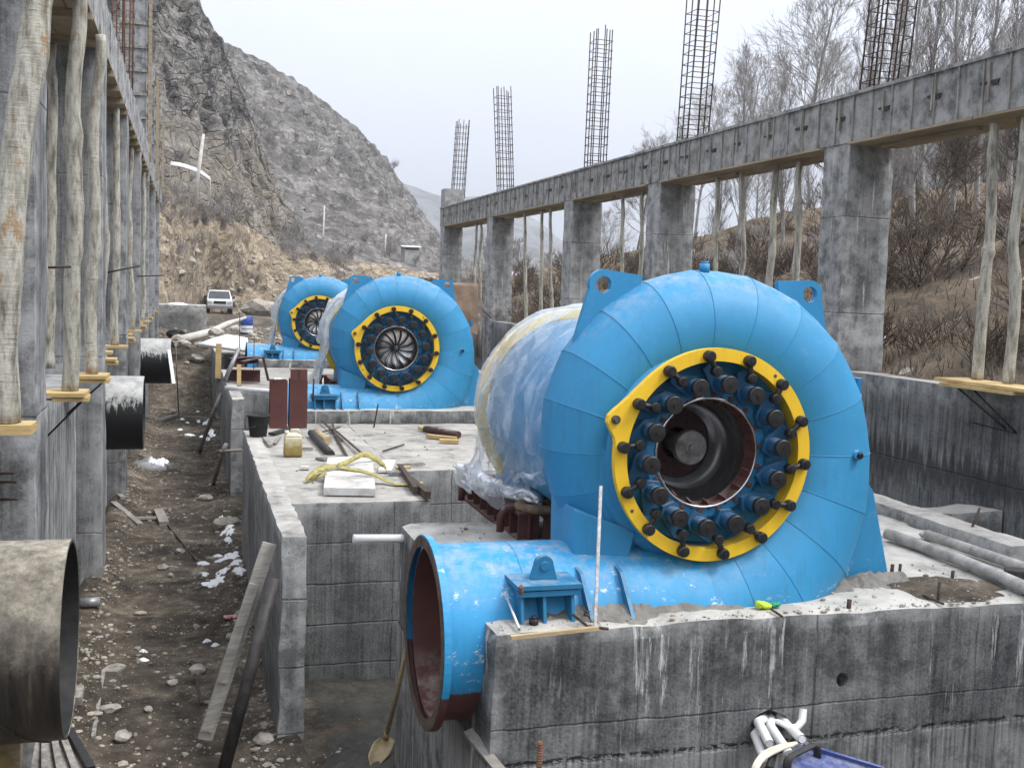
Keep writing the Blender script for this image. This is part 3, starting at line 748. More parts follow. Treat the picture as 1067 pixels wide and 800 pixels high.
# ---------------------------------------------------------------- right-hand frame
fr = empty('unfinished_building', (8.45, 20, -2.3), 'grey concrete frame on the right, five columns carrying one long beam', 'building')
RX = 8.2
cols = [12.45, 18.35, 23.05, 29.75, 35.8]
cage_px = [((919,92),(930,0)), ((721,146),(733,0)), ((620,176),(627,33)), ((527,203),(524,95)), ((477,204),(482,128))]
beam_b, beam_t = 4.06, 4.68
for i, y0 in enumerate(cols):
    m = MB(); top = beam_b - .003
    w = [.70, .72, .72, .66, .66][i]
    slab(m, RX, RX+w, y0, y0+.62, -2.3, 1.62, .2, .012, 70+i, .02)
    slab(m, RX+.012, RX+w-.012, y0+.012, y0+.61, 1.6, top, .2, .008, 80+i, .012)
    if i == 4: slab(m, RX+.003, RX+w, y0+.003, y0+.62, beam_t+.002, beam_t+.62, .2, .008, 90, .012)
    c = m.build('column', M['concrete_column'], fr)
    # bare starter bars with stirrups
    a, b = cage_px[i]
    base = P(a[0], a[1], y=y0+.3); topz = P(b[0], b[1], y=y0+.3)
    if i < 2:
        d = topz - base; topz = base + d * (2.6 / d.z)
    base = V((RX+w/2-.04, y0+.3, beam_t-.02)) if abs(base.x-RX-w/2) < .6 else base
    lean = (topz - P(a[0], a[1], y=y0+.3))
    mb = MB(); hw = .21 if i < 2 else .19; L = lean.length; ax = lean.normalized()
    ux = V((1,0,0)); uy = V((0,1,0))
    offs = [(-1,-1),(0,-1),(1,-1),(-1,0),(1,0),(-1,1),(0,1),(1,1)]
    base = P(a[0], a[1], y=y0+.3); base.z = min(base.z, beam_t-.05) if i < 4 else base.z
    start = base - ax * (base.z - (beam_t-.04)) / ax.z if i < 4 else base - ax*.1
    Lr = (topz - start).length
    for ox, oy in offs:
        e = V((ox*hw, oy*hw, 0)); j = rnd.uniform(-.02, .12)
        bend = V((rnd.uniform(-.03,.03), rnd.uniform(-.03,.03), 0))
        mb.tube([start+e, start+e+ax*Lr*.5+bend*.4, start+e+ax*(Lr+j)+bend], .013, 5)
    nst = int(Lr / .19)
    for s in range(nst):
        q = start + ax*(.1 + s*.19 + rnd.uniform(-.015,.015)); h2 = hw + .014
        cs = [q+V((-h2,-h2,rnd.uniform(-.012,.012))), q+V((h2,-h2,rnd.uniform(-.012,.012))), q+V((h2,h2,0)), q+V((-h2,h2,0))]
        mb.tube(cs+[cs[0]], .0075, 4, False)
    mb.build('rebar_cage', M['rebar'], c)
m = MB()
slab(m, RX, RX+.66, 3.0, 36.45, beam_b, beam_t, .22, .012, 95, .02)
for k in range(84):                                                  # board joints on the inner face
    y = 3.2 + k*.4
    if y > 36.3: break
    m.m = 2 if k % 3 else 0; m.box(RX-.020, RX+.006, y-.012, y+.012, beam_b+.0, beam_t-.005)
m.m = 1
for k in range(36):
    y = 3.4 + k*.93                                                  # tie plates in dark slots
    z = beam_b + .34
    L1 = rnd.uniform(.1,.24); L2 = rnd.uniform(.08,.2)
    m.box(RX-.015, RX+.012, y-L1, y+L2, z-.012, z+.010)
    m.m = 1; m.box(RX-.013, RX+.012, y-L1*.9, y-L1*.25, z-.045, z-.013)
    m.m = 2; m.box(RX-.030, RX+.013, y-.02, y+.008, z-.13-rnd.uniform(0,.08), z+.20)
    m.m = 1
m.m = 0; m.box(RX-.035, RX-.0, 3.0, 36.4, beam_t-.03, beam_t+.012)
bm_ = m.build('beam', [M['concrete_beam'], M['slot_dark'], M['old_wood']], fr)
for ya, yb in zip([3.0]+[c+.63 for c in cols], cols):
    n = max(1, int((yb-ya)/1.9))
    for j in range(n):
        mb = MB(); a = ya + (yb-ya)*j/n; b = ya + (yb-ya)*(j+1)/n
        mb.box(RX-.05, RX+.72, a+.01, b-.012, beam_b-.034, beam_b-.006)
        mb.beam((RX+.3, a+.3, beam_b-.06), (RX+.3, b-.3, beam_b-.06), .08, .05)
        mb.build('soffit_board', M['soffit_wood'], bm_)

# ---------------------------------------------------------------- left-hand frame
fl = empty('unfinished_building', (-1.6, 20, -2.3), 'weathered concrete frame along the left side of the trench, deep piers and a top beam', 'building')
LX = -1.05
lcols = [8.48, 14.85, 20.5, 26.1, 31.7, 37.3, 42.9]
for i, y0 in enumerate(lcols):
    m = MB()
    slab(m, -2.35, LX, y0, y0+.74, -2.35, 1.0 if i == 0 else .9, .16, .01, 100+i, .018)
    slab(m, -2.34, LX-.006, y0+.006, y0+.735, .98 if i == 0 else .88, 4.86, .2, .01, 110+i, .018)
    m.build('column', M['concrete_left'], fl)
    m = MB(); ya = (lcols[i-1]+.745 if i else 2.5); yb = y0-.005
    slab(m, -1.72, -1.36, ya, yb, -2.35, .74, .2, .01, 120+i, .02)
    m.build('infill_wall', M['concrete_left_edge'], fl)
m = MB(); slab(m, -2.2, LX, 9.75, 46, 4.865, 5.52, .25, .01, 130, .015)
for k in range(40): m.box(LX-.005, LX+.02, 10.6+k*.9, 10.63+k*.9, 4.87, 5.52)
lb = m.build('beam', M['concrete_left_edge'], fl)
for i, (ya, yb) in enumerate(zip([c+.745 for c in lcols], lcols[1:])):
    m = MB(); n = 5
    for j in range(n): m.box(-2.25+j*.245, -2.25+j*.245+.236, ya+(.5 if i == 0 else 0), yb-.004, 4.832, 4.858)
    for j in range(4): 
        y = ya + .7 + j*(yb-ya-1)/3.2; m.box(-2.3, LX+.03, y, y+.09, 4.74, 4.83)
    m.build('soffit_board', M['soffit_wood'], lb)

# column formwork rising above the left beam, and rusty starter bars
def formwork(y0, x0, x1, z1, label):
    e = empty('column_formwork', ((x0+x1)/2, y0+.4, 5.53), label, 'formwork', 'column formwork on the left beam')
    m = MB(); m.box(x0, x1, y0, y0+.7, 5.53, z1)
    m.build('panel', M['concrete_left'], e)
    m = MB(); n = int((z1-5.5)/.62)
    for j in range(n):
        z = 5.62+j*.62
        m.box(x0-.02, x1+.05, y0-.05, y0-.003, z, z+.07); m.box(x1+.003, x1+.05, y0-.05, y0+.72, z+.1, z+.17)
    m.box((x0+x1)/2-.03, (x0+x1)/2+.03, y0-.035, y0-.002, 5.53, z1-.02)
    m.build('waler', M['old_wood'], e)
    m = MB(); m.box(x1+.06, x1+.15, y0-.09, y0, 5.1, z1-.25); m.build('post', M['soffit_wood'], e)
q = P(125, 100, y=31.5); q2 = P(153, 100, y=31.5)
formwork(31.5, q.x, q2.x-.02, 9.75, 'tallest ribbed column formwork on the left beam, rusty bars beside it')
q = P(156, 150, y=37.3); q2 = P(162, 150, y=37.3); formwork(37.3, q.x-.4, q2.x-.05, 8.65, 'middle column formwork on the left beam, shorter than the one in front')
q2 = P(168, 190, y=42.9); formwork(42.9, q2.x-.7, q2.x-.05, 8.2, 'farthest and lowest column formwork on the left beam')
m = MB()
for px in (117, 122, 127, 130, 134, 138):
    a = P(px, 60, y=26.4+rnd.uniform(-.15,.35)); m.tube([(a.x, a.y, 5.5), (a.x+rnd.uniform(-.02,.04), a.y, 8), (a.x+rnd.uniform(-.06,.06), a.y, 11)], .018, 5)
for j in range(14):
    z = 5.7+j*.36; a = P(116, 60, y=26.3); b = P(139, 60, y=26.3); m.tube([(a.x, 26.25, z), (b.x, 26.25, z+.02), (b.x, 26.8, z), (a.x, 26.8, z), (a.x, 26.25, z)], .009, 4, False)
tag(m.build('rebar_cage', M['rebar_rust']), 'rusty brown rebar cage standing on the left beam', 'rebar cage')
# ---------------------------------------------------------------- timber props
def trunk(path, r0, r1, label, group, knots=4, seed=0):
    rr = random.Random(seed); path = [V(p) for p in path]
    # resample with slight crookedness
    n = 26; pts = []; L = [0]
    for a, b in zip(path, path[1:]): L.append(L[-1] + (b-a).length)
    for i in range(n+1):
        s = L[-1]*i/n
        k = max(j for j in range(len(L)) if L[j] <= s+1e-9); k = min(k, len(path)-2)
        t = (s-L[k])/(L[k+1]-L[k]); t2 = t*t*(3-2*t)
        p = path[k].lerp(path[k+1], t*.5+t2*.5)
        w = min(1, i/3, (n-i)/3)
        p = p + V((noise.noise(V((s*.9, seed, 1))), noise.noise(V((s*.9, seed, 9))), 0))*.07*w*min(1, r0/.05)
        pts.append(p)
    rs = [(r0+(r1-r0)*i/n)*(1+.10*noise.noise(V((i*.7, seed, 4)))) for i in range(n+1)]
    ks = [rr.randrange(4, n-3) for _ in range(knots)]
    for k in ks: rs[k] *= 1.14
    m = MB(); m.tube(pts, rs, 9)
    for k in ks:                                              # lopped branch stubs
        a = rr.uniform(0, 2*PI); d = V((math.cos(a), -.55*abs(math.sin(a))+.15, .9)).normalized()
        m.m = 0; m.tube([pts[k]-V((0,0,rs[k])), pts[k]+d*rs[k]*1.12], [rs[k]*.7, rs[k]*.37], 7, False)
        m.m = 1 if rr.random() < .35 else 0; m.cyl(pts[k]+d*rs[k]*1.10, pts[k]+d*rs[k]*1.16, rs[k]*.36, rs[k]*.30, seg=7)
    return tag(m.build('timber_prop', [M['bark'], M['bark_cut']]), label, 'prop', group)

def pad(c, sx, sy, label, n=2, sink=.045):
    """short boards under the foot of the props"""
    e = empty('timber_pad', (c[0], c[1], c[2]-sink*n), label, 'timber pad', 'timber pads under the props')
    for j in range(n):
        m = MB(); z = c[2] - sink*(j+1)
        m.obox((c[0]+(.05*j), c[1]-.03*j, z+sink/2), (sx*(1-.12*j), sy*(1-.2*j), sink-.004), Euler((0,0,.03*(j*2-1))))
        m.build('board', M['new_wood'], e, bevel=.003)
    return e
GL = 'timber props under the left beam'
SOF_L = 4.74; SOF_R = beam_b - .085
# big trunk in front of the nearest pier
a = [P(4,437,y=8.0), P(9,330,y=8.0), P(8,225,y=8.0), P(16,170,y=8.05), P(28,80,y=8.1), P(31,0,y=8.15), P(34,-120,y=8.2)]
a[0].z = .98
trunk(a, .108, .095, 'thickest crooked prop at the left edge, in front of the nearest pier', GL, 2, 11)
pad((a[0].x+.02, 8.0, .98), .34, .26, 'wide timber pad under the thickest prop at the left edge', 1, .075)
# first bay
PADZ = .84
def bay_prop(px_bot, px_top, y, r, label, seed, mid=None, pyb=400, pyt=20):
    b = P(px_bot, pyb, y=y); t_ = P(px_top, pyt, y=y); 
    d = (t_-b); t_ = b + d*((SOF_L-b.z)/d.z) if abs(d.z) > .1 else t_
    b = t_ + (b-t_)*((PADZ-t_.z)/(b.z-t_.z))
    pts = [b] + ([P(*mid, y=y)] if mid else []) + [t_]
    return trunk(pts, r, r*.86, label, GL, 4, seed), b
t1, b1 = bay_prop(73, 82, 11.6, .082, 'long pale prop with brown knots in the first left bay', 21, (76, 250), 398, 20)
t2, b2 = bay_prop(96, 104, 13.6, .070, 'bent prop beside the second left pier', 22, (95, 290), 378, 70)
t3, b3 = bay_prop(52, 54, 14.3, .062, 'shaded prop close against the second left pier', 23, None, 390, 80)
pad((b1.x-.03, 11.6, PADZ), .38, .5, 'two stacked boards under the long pale prop', 2)
pad((b2.x-.03, 13.6, PADZ), .42, .5, 'two stacked boards beside the second left pier', 2)
ords = ['second', 'third', 'fourth', 'fifth', 'sixth']
for i in range(1, 6):
    ya = lcols[i]+.9; yb = lcols[i+1]-.2
    for j in range(3 if i < 4 else 2):
        y = ya + (yb-ya)*(j+.35)/(3 if i < 4 else 2)
        x = LX - .12 - .12*(j % 2) + rnd.uniform(-.03, .03)
        wd = ['nearest', 'middle', 'farthest'][j] if i < 4 else ['nearer', 'farther'][j]
        trunk([(x, y, PADZ), (x+rnd.uniform(-.09,.09), y, 2.4), (x+rnd.uniform(-.05,.05), y, SOF_L)], .062+rnd.uniform(-.012,.015), .05, f'{wd} bark covered prop in the {ords[i-1]} left bay', GL, 3, 40+i*5+j)
        pad((x, y, PADZ), .4, .36, f'timber pad under the {wd} prop in the {ords[i-1]} left bay', 2 if j == 0 else 1)
# steel bracket bars holding the pads on the left wall
def bracket(pts, label):
    m = MB()
    for a, b in pts: m.tube([a, b], .011, 5)
    return tag(m.build('steel_bracket', M['black_steel']), label, 'bracket', 'bar brackets under timber pads')
bracket([((b1.x+.12, 11.6, PADZ-.1), (-1.37, 11.7, PADZ-.5)), ((b1.x+.12, 11.62, PADZ-.1), (-1.4, 11.72, PADZ-.1))], 'black bar bracket under the boards of the long pale prop')
bracket([((b2.x+.12, 13.6, PADZ-.1), (-1.37, 13.7, PADZ-.5)), ((b2.x+.12, 13.62, PADZ-.1), (-1.4, 13.72, PADZ-.1))], 'black bar bracket under the boards by the second left pier')
for px, py, wd in ((4, 493, 'upper'), (6, 502, 'middle'), (7, 520, 'lowest')):
    q = P(px, py, y=8.4); m = MB(); m.tube([(q.x-.1, 8.5, q.z-.02), (q.x+.09, 8.3, q.z+.02)], .011, 6)
    tag(m.build('rebar_end', M['rebar']), wd+' cut rebar end poking from the nearest left pier', 'rebar', 'rebar ends in the nearest left pier')
m = MB(); m.tube([P(43,279,y=9.3), P(74,278,y=9.3)], .011, 6)
tag(m.build('tie_rod', M['rebar']), 'thin dark tie rod sticking out of the nearest left pier', 'rebar', 'tie rods in the left piers')
m = MB(); m.tube([P(112,284,y=15.5), P(146,277,y=15.5)], .013, 6)
tag(m.build('tie_rod', M['rebar']), 'thin dark tie rod sticking out of the second left pier', 'rebar', 'tie rods in the left piers')
m = MB(); m.tube([P(143,288,y=21.3), P(171,287,y=21.3)], .013, 6)
tag(m.build('tie_rod', M['rebar']), 'thin dark tie rod sticking out of the third left pier', 'rebar', 'tie rods in the left piers')

GR = 'timber props under the right beam'
def rprop(pb, pt, y, r, label, seed, zb=1.22):
    b = P(*pb, y=y); t_ = P(*pt, y=y); d = t_-b
    top = b + d*((SOF_R-b.z)/d.z); b = top + d*((zb-top.z)/d.z)
    top.x = min(max(top.x, RX-.0), RX+.6)
    trunk([b, b.lerp(top, .5)+V((rnd.uniform(-.03,.03),0,0)), top], r, r*.75, label, GR, 4, seed)
    return b
# x of the props: under the beam, on pads bracketed off the wall
def ry(px, py, x): return P(px, py, x=x).y
w = [((1018,398),(1037,120),.066,'pale peeled prop with a slight bend, nearest on the right'), ((1051,398),(1064,205),.062,'prop at the right edge standing beside the pale bent prop')]
for i, (pb, pt, r_, lab) in enumerate(w):
    y = ry(pb[0], pb[1], 8.34 + .0*i) 
    b = rprop(pb, pt, y, r_, lab, 60+i, 1.205)
    if i == 0: bb = b
pc = P(1026, 405, x=8.28)
e = empty('timber_pad', (pc.x, pc.y, 1.12), 'pale timber planks under the two nearest right props', 'timber pad', 'timber pads under the props')
for j in range(2):
    m = MB(); m.obox((8.22-.03*j, pc.y-.25+.06*j, 1.18-.042*j), (.42, 1.5-.4*j, .038), Euler((0,0,.02*j))); m.build('board', M['new_wood'], e, bevel=.003)
yy = pc.y
bracket([((8.06, yy+.15, 1.11), (8.3, yy-.35, .72)), ((8.06, yy-.1, 1.11), (8.3, yy-.5, .70)), ((8.3, yy-.5, .70), (8.3, yy+.15, .73))], 'black bar bracket below the timber planks on the dark retaining wall')
gaps = [('between the first and second right columns', [(744,280,748,178),(771,280,773,180),(803,285,809,165),(829,290,834,168)]),
        ('between the second and third right columns', [(647,280,649,205),(666,280,670,200)]),
        ('between the third and fourth right columns', [(548,330,547,228),(564,330,565,222),(574,330,574,221),(591,325,592,217)]),
        ('between the fourth and fifth right columns', [(495,295,497,235),(500,295,501,233),(511,292,514,230)])]
for gi, (gw, lst) in enumerate(gaps):
    od = {4: ['first', 'second', 'third', 'fourth'], 2: ['left', 'right'], 3: ['left', 'middle', 'right']}[len(lst)]
    for j, (xb, yb_, xt, yt) in enumerate(lst):
        y = ry(xb, yb_, 8.42)
        rprop((xb, yb_), (xt, yt), y, .062 if gi == 0 and j >= 2 else .048, f'{od[j]} prop from the left {gw}' if len(lst) > 2 else f'{od[j]} prop {gw}', 70+gi*5+j, 1.12)
# post and brace by the tarpaulin crate
m = MB(); q = P(499, 372, y=22.5); m.tube([q, P(499, 322, y=22.5)], .06, 7); m.beam(P(499, 316, y=22.4), P(513, 330, y=22.8), .05, .1)
tag(m.build('timber_post', M['old_wood']), 'short timber post and brace beside the covered crate', 'post')
# ---------------------------------------------------------------- turbines
TC = V((3.25, 6.7, .987))
def ang(a, r, y): return V((TC.x + r*math.cos(R_(a)), y, TC.z + r*math.sin(R_(a))))
def sec_r(phi):
    return lerp_tab([(0,.56),(45,.515),(90,.46),(180,.395),(270,.325),(320,.29),(400,.27)], phi)
def out_r(phi):
    return lerp_tab([(0,1.75),(45,1.565),(90,1.405),(180,1.205),(270,1.02),(320,.95),(400,.9)], phi)
def lerp_tab(tb, phi):
    for (a0, r0), (a1, r1) in zip(tb, tb[1:]):
        if a0 <= phi <= a1: return r0 + (r1-r0)*(phi-a0)/(a1-a0)
    return tb[-1][1]
def make_turbine(runner, label):
    e = empty('turbine', (3.25, 6.7, 0), label, 'turbine', 'blue spiral case turbines')
    # spiral case: mitred segments, wide at the inlet (bottom) and narrowing round to the left
    def sec(phi):
        r = sec_r(phi); rc = out_r(phi) - r; a = R_(phi)
        c = V((TC.x + rc*math.sin(a), TC.y + .10*sstep(5, 80, phi), TC.z - rc*math.cos(a)))
        return c, r, V((math.sin(a), 0, -math.cos(a)))
    m = MB(); m.smooth = True
    segs = [0, 16] + [16+18.2*i for i in range(1, 18)]
    NS = 40
    def ringpts(phi):
        c, r, u = sec(phi)
        return [c + u*(r*math.cos(2*PI*k/NS)) + V((0,1,0))*(r*math.sin(2*PI*k/NS)) for k in range(NS)]
    for a, b in zip(segs, segs[1:]):
        A = ringpts(a); B = ringpts(b); C3 = [x.lerp(y, .5).lerp(z, .6) for x, y, z in zip(A, B, ringpts((a+b)/2))]
        m.add(A+C3+B, [(k+o, (k+1)%NS+o, NS+(k+1)%NS+o, NS+k+o) for o in (0, NS) for k in range(NS)], True)
    for a in segs[1:]:                                        # weld beads at the mitres
        c, r, u = sec(a)
        m.tube([q + (q-c).normalized()*.0015 for q in ringpts(a)] + [ringpts(a)[0]], .0023, 5, False)
    A = ringpts(segs[-1]); m.add(A, [list(range(NS))], False)
    # horizontal plates joining the case to the core
    case = m.build('spiral_case', M['blue_paint'], e, fixn=True)
    mn = MB(); mn.cyl((TC.x+.06, 6.72, TC.z+1.19), (TC.x+.06, 6.72, TC.z+1.25), .035, seg=12); mn.cyl((TC.x+.06, 6.72, TC.z+1.25), (TC.x+.06, 6.72, TC.z+1.265), .026, seg=12)
    mn.build('vent_plug', M['blue_paint'], case)
    q = P(886, 472, y=6.36); mp = MB(); d = V((.25, -1, -.05)).normalized()
    mp.cyl(q+V((0,.1,0)), q+d*.03, .034, seg=14); mp.m = 1; mp.cyl(q+d*.025, q+d*.05, .02, seg=10)
    mp.build('drain_plug', [M['blue_paint'], M['black_steel']], case)
    q = P(907, 400, y=6.7); mp = MB(); mp.obox(q+V((-.105,.08,0)), (.04,.08,.10)); mp.build('clamp_plate', M['blue_dark'], case, bevel=.004)
    # inlet pipe
    pc, pr, _ = sec(0)
    m = MB(); m.smooth = True
    m.lathe([(pr, 0), (pr, 1.78)], (1.475, 6.7, pc.z), (1,0,0), 56)
    m.lathe([(pr+.004, 0), (pr+.007, .006), (pr+.004, .012)], (1.98, 6.7, pc.z), (1,0,0), 56)
    inlet = m.build('inlet_pipe', M['blue_paint_pipe'], e)
    m = MB(); m.smooth = True; m.lathe([(pr-.02, .0), (pr-.02, 1.765)], (1.47, 6.7, pc.z), (1,0,0), 56); m.lathe([(pr-.02, 1.72), (.0, 1.72)], (1.47, 6.7, pc.z), (1,0,0), 56)
    m.build('pipe_lining', M['primer'], inlet)
    m = MB(); m.smooth = False
    m.lathe([(pr-.02, 0), (pr+.06, 0), (pr+.06, .045), (pr+.004, .045)], (1.43, 6.7, pc.z), (1,0,0), 64, smooth=False)
    fl_ = m.build('inlet_flange', M['blue_paint_pipe'], inlet)
    m = MB(); m.lathe([(pr-.018, -.004), (pr+.052, -.004), (pr+.052, .0), (pr-.018, .0)], (1.429, 6.7, pc.z), (1,0,0), 64, closed=True, smooth=False)
    for k in range(32):
        a = 2*PI*k/32; m.cyl((1.423, 6.7+(pr+.025)*math.cos(a), pc.z+(pr+.025)*math.sin(a)), (1.429, 6.7+(pr+.025)*math.cos(a), pc.z+(pr+.025)*math.sin(a)), .011, seg=8)
    m.build('flange_face', M['bolt_rust'], fl_)
    # bracket with lug on the front of the pipe
    bx0, bx1 = 1.895, 2.25
    m = MB()
    for x in (bx0, bx1-.03, (bx0+bx1)/2-.035): m.prism([(x, 6.36, .24), (x, 6.12, .21), (x, 6.07, -.02), (x, 6.3, -.02)], (.022, 0, 0))
    m.box(bx0-.03, bx1+.03, 6.08, 6.40, .212, .245); m.box(bx0-.02, bx1+.02, 6.09, 6.12, .17, .205)
    m.build('bracket_frame', M['blue_dark'], inlet, bevel=.004)
    xm = (bx0+bx1)/2; mm = MB()
    pts = [(xm-.085, 6.2, .246)] + [(xm+.06*math.cos(R_(a)), 6.2, .335+.06*math.sin(R_(a))) for a in range(180, -1, -20)] + [(xm+.085, 6.2, .246)]
    mm.prism(pts, (0, .05, 0)); mm.cyl((xm, 6.19, .33), (xm, 6.26, .33), .03, seg=14)
    mm.build('bracket_lug', M['blue_dark'], inlet, bevel=.004)
    for x0 in (2.34, 2.61):
        m = MB(); m.prism([(x0, 6.42, .27), (x0, 6.29, .25), (x0, 6.04, -.01), (x0, 6.42, -.01)], (.024, 0, 0)); m.build('rib', M['blue_dark'], inlet)  # darker blue paints in the shadow on the rib sides
    # box leg under the narrow end
    m = MB(); m.hexa([(2.37,6.50,.10),(2.70,6.46,.10),(2.74,7.0,.10),(2.38,7.0,.10),(2.36,6.50,.62),(2.78,6.46,.46),(2.80,7.0,.46),(2.37,7.0,.62)])
    m.build('box_leg', M['blue_paint'], e, bevel=.012)
    # foot plate on the right, and lifting lugs behind the case
    m = MB(); m.prism([(4.36,6.66,-.03),(4.905,6.66,-.03),(4.715,6.66,.66),(4.5,6.66,.9),(4.15,6.66,.4)], (0, .09, 0)); m.build('foot_plate', M['blue_paint'], e, bevel=.006)
    for sgn in (-1, 1):
        if sgn < 0: cen = V((2.60, 6.76, 2.07)); far1 = V((2.39, 6.76, 1.62)); far2 = V((2.88, 6.76, 2.14)); inn = V((2.75, 6.76, 1.6))
        else: cen = V((4.16, 6.76, 2.055)); far1 = V((4.35, 6.76, 1.62)); far2 = V((3.90, 6.76, 2.14)); inn = V((4.0, 6.76, 1.6))
        # plate outline going round the hole
        rc = .10
        arc0, arc1 = (80, 196) if sgn < 0 else (100, -16)
        N = 28
        outer = []
        arcp = [cen + V((rc*math.cos(R_(arc0+(arc1-arc0)*i/13)), 0, rc*math.sin(R_(arc0+(arc1-arc0)*i/13)))) for i in range(14)]
        lower = [arcp[-1].lerp(far1, i/5) for i in range(1, 6)]
        inner = [far1.lerp(inn, .6), inn, inn.lerp(far2, .6)]
        upper = [far2.lerp(arcp[0], i/6) for i in range(6)]
        outer = arcp + lower + inner + upper; N = len(outer)
        hole = []
        for p in outer:
            d = (p - cen).normalized(); hole.append(cen + d*.056)
        m = MB(); m.holed(outer, hole, (0, .05, 0)); m.build('lifting_lug', M['blue_paint'], e, fixn=True)
    # head cover and stay ring
    m = MB(); m.smooth = True
    m.lathe([(.76, 6.80), (.76, 6.50), (.72, 6.475), (.70, 6.475), (.70, 6.44), (.64, 6.43)], (TC.x, 0, TC.z), (0,1,0), 72)
    m.build('head_cover', M['blue_paint'], e)
    m = MB(); m.lathe([(.70, 6.50), (.62, 6.50), (.605, 6.475), (.47, 6.47), (.43, 6.44), (.372, 6.437), (.372, 6.6)], (TC.x, 0, TC.z), (0,1,0), 72, smooth=False)
    m.build('guide_vane_cover', M['blue_dark'], e)
    m = MB(); m.lathe([(.37, 6.437), (.37, 6.428), (.362, 6.428), (.36, 6.52), (.345, 6.57)], (TC.x, 0, TC.z), (0,1,0), 72, smooth=False)
    for k in range(18):
        a = 20*k+6; q = ang(a, .392, 6.437); m.cyl(q, q+V((0,-.012,0)), .020, seg=6); m.cyl(q, q+V((0,-.02,0)), .010, seg=6)
        q0 = ang(a+10, .365, 6.43); q1 = ang(a+10, .345, 6.53); m.beam(q0, q1, .012, .045)
    m.build('throat_ring', M['primer'], e)
    m = MB(); m.lathe([(.372, 6.428), (.364, 6.421), (.356, 6.428)], (TC.x, 0, TC.z), (0,1,0), 72); m.build('seal_ring', M['polished'], e)
    # regulating ring with its ear
    N = 112; out = []; inn = []
    tabv = [(130,.70),(140,.705),(148,.722),(155,.755),(159,.785),(161.5,.796),(164,.788),(167,.752),(170,.715),(174,.70)]
    for k in range(N):
        a = 360*k/N; r = .70
        for (a0, r0), (a1, r1) in zip(tabv, tabv[1:]):
            if a0 <= a <= a1: r = r0 + (r1-r0)*(a-a0)/(a1-a0)
        out.append(ang(a, r, 6.315)); inn.append(ang(a, .615, 6.315))
    m = MB(); m.holed(out, inn, (0, .05, 0))
    m.lathe([(.655, 6.365), (.655, 6.45), (.622, 6.45), (.622, 6.365)], (TC.x, 0, TC.z), (0,1,0), 96, smooth=False)
    ring = m.build('regulating_ring', M['yellow_paint'], e)
    for a in (48, 118, 208, 300): 
        m = MB(); q = ang(a+4, .665, 6.313); m.cyl(q, q+V((0,.004,0)), .012, seg=12); m.build('ring_bolt', M['bolt_steel'], ring)
    m = MB()
    q = ang(161.5, .745, 6.316); m.cyl(q, q-V((0,.02,0)), .028, seg=16); m.cyl(q, q-V((0,.035,0)), .017, seg=6)
    m.build('ear_pin', M['bolt_steel'], ring)
    # 14 guide vane levers, trunnion caps and links
    for k in range(14):
        a = 97.5 - 360/14*k
        lv = MB()
        pI = ang(a-4.2, .555, 6.385); pC = ang(a-14.2, .47, 6.385)
        d = (pC-pI); d.y = 0; dn = d.normalized(); sd = V((dn.z, 0, -dn.x))
        lv.prism([pI-dn*.035+sd*.03, pI-dn*.035-sd*.03, pC+dn*.01-sd*.075, pC+dn*.075-sd*.045, pC+dn*.075+sd*.045, pC+dn*.0+sd*.075], (0, .045, 0))
        lv.cyl((pC.x, 6.28, pC.z), (pC.x, 6.44, pC.z), .057, seg=22)
        lo = lv.build('guide_vane_lever', M['blue_lever_shaded'], e, bevel=.004)
        cp = MB(); cp.lathe([(.0, 6.246), (.012, 6.244), (.053, 6.246), (.059, 6.252), (.059, 6.283)], (pC.x, 0, pC.z), (0,1,0), 26, smooth=False)
        cp.cyl((pC.x, 6.245, pC.z), (pC.x, 6.237, pC.z), .011, seg=8)
        cp.build('trunnion_cap', M['black_steel'], lo)
        lk = MB(); pO = ang(a, .653, 6.29); pN = ang(a-4.0-rnd.uniform(-1.3,1.3), .552, 6.29)
        for q, r in ((pO, .037), (pN, .034)):
            lk.lathe([(0, -.032), (r*.8, -.032), (r, -.022), (r, .024)], (q.x, 6.29, q.z), (0,1,0), 20, smooth=False)
            lk.cyl((q.x, 6.252, q.z), (q.x, 6.26, q.z), .015, seg=6)
        dd = (pN-pO).normalized()
        lk.tube([pO+dd*.02, pO+dd*.045, pO.lerp(pN, .5), pN-dd*.045, pN-dd*.02], [.024,.017,.0205,.017,.024], 10)
        lk.build('link', M['black_steel'], e)
    if not runner:
        # open bore: steel throat, back plate with bolts, shaft end
        m = MB(); m.smooth = True
        m.lathe([(.345, 6.56), (.335, 6.62), (.30, 6.70), (.285, 6.80), (.275, 6.80), (.27, 6.86), (.245, 6.865), (.243, 6.92)], (TC.x, 0, TC.z), (0,1,0), 72)
        m.build('throat_liner', M['polished_dark'], e)
        m = MB(); m.lathe([(.25, 6.915), (.11, 6.90), (.11, 7.1), (0, 7.1)], (TC.x, 0, TC.z), (0,1,0), 48, smooth=False)
        for r, n in ((.215, 16), (.16, 12)):
            for k in range(n):
                q = ang(360*k/n, r, 6.913 if r > .2 else 6.905); m.cyl(q, q-V((0,.016,0)), .011, seg=6)
        m.build('back_plate', M['primer_deep'], e)
        m = MB(); m.lathe([(0, 6.655), (.045, 6.655), (.046, 6.66), (.112, 6.66), (.118, 6.667), (.118, 6.72), (.07, 6.73), (.07, 7.1)], (TC.x, 0, TC.z), (0,1,0), 48, smooth=False)
        m.cyl((TC.x, 6.64, TC.z), (TC.x, 6.656, TC.z), .022, seg=16)
        m.build('shaft', M['shaft_end'], e)
    else:
        m = MB(); m.smooth = True
        m.lathe([(.352, 6.44), (.345, 6.47), (.30, 6.53), (.20, 6.57), (.08, 6.58), (0, 6.58)], (TC.x, 0, TC.z), (0,1,0), 72)
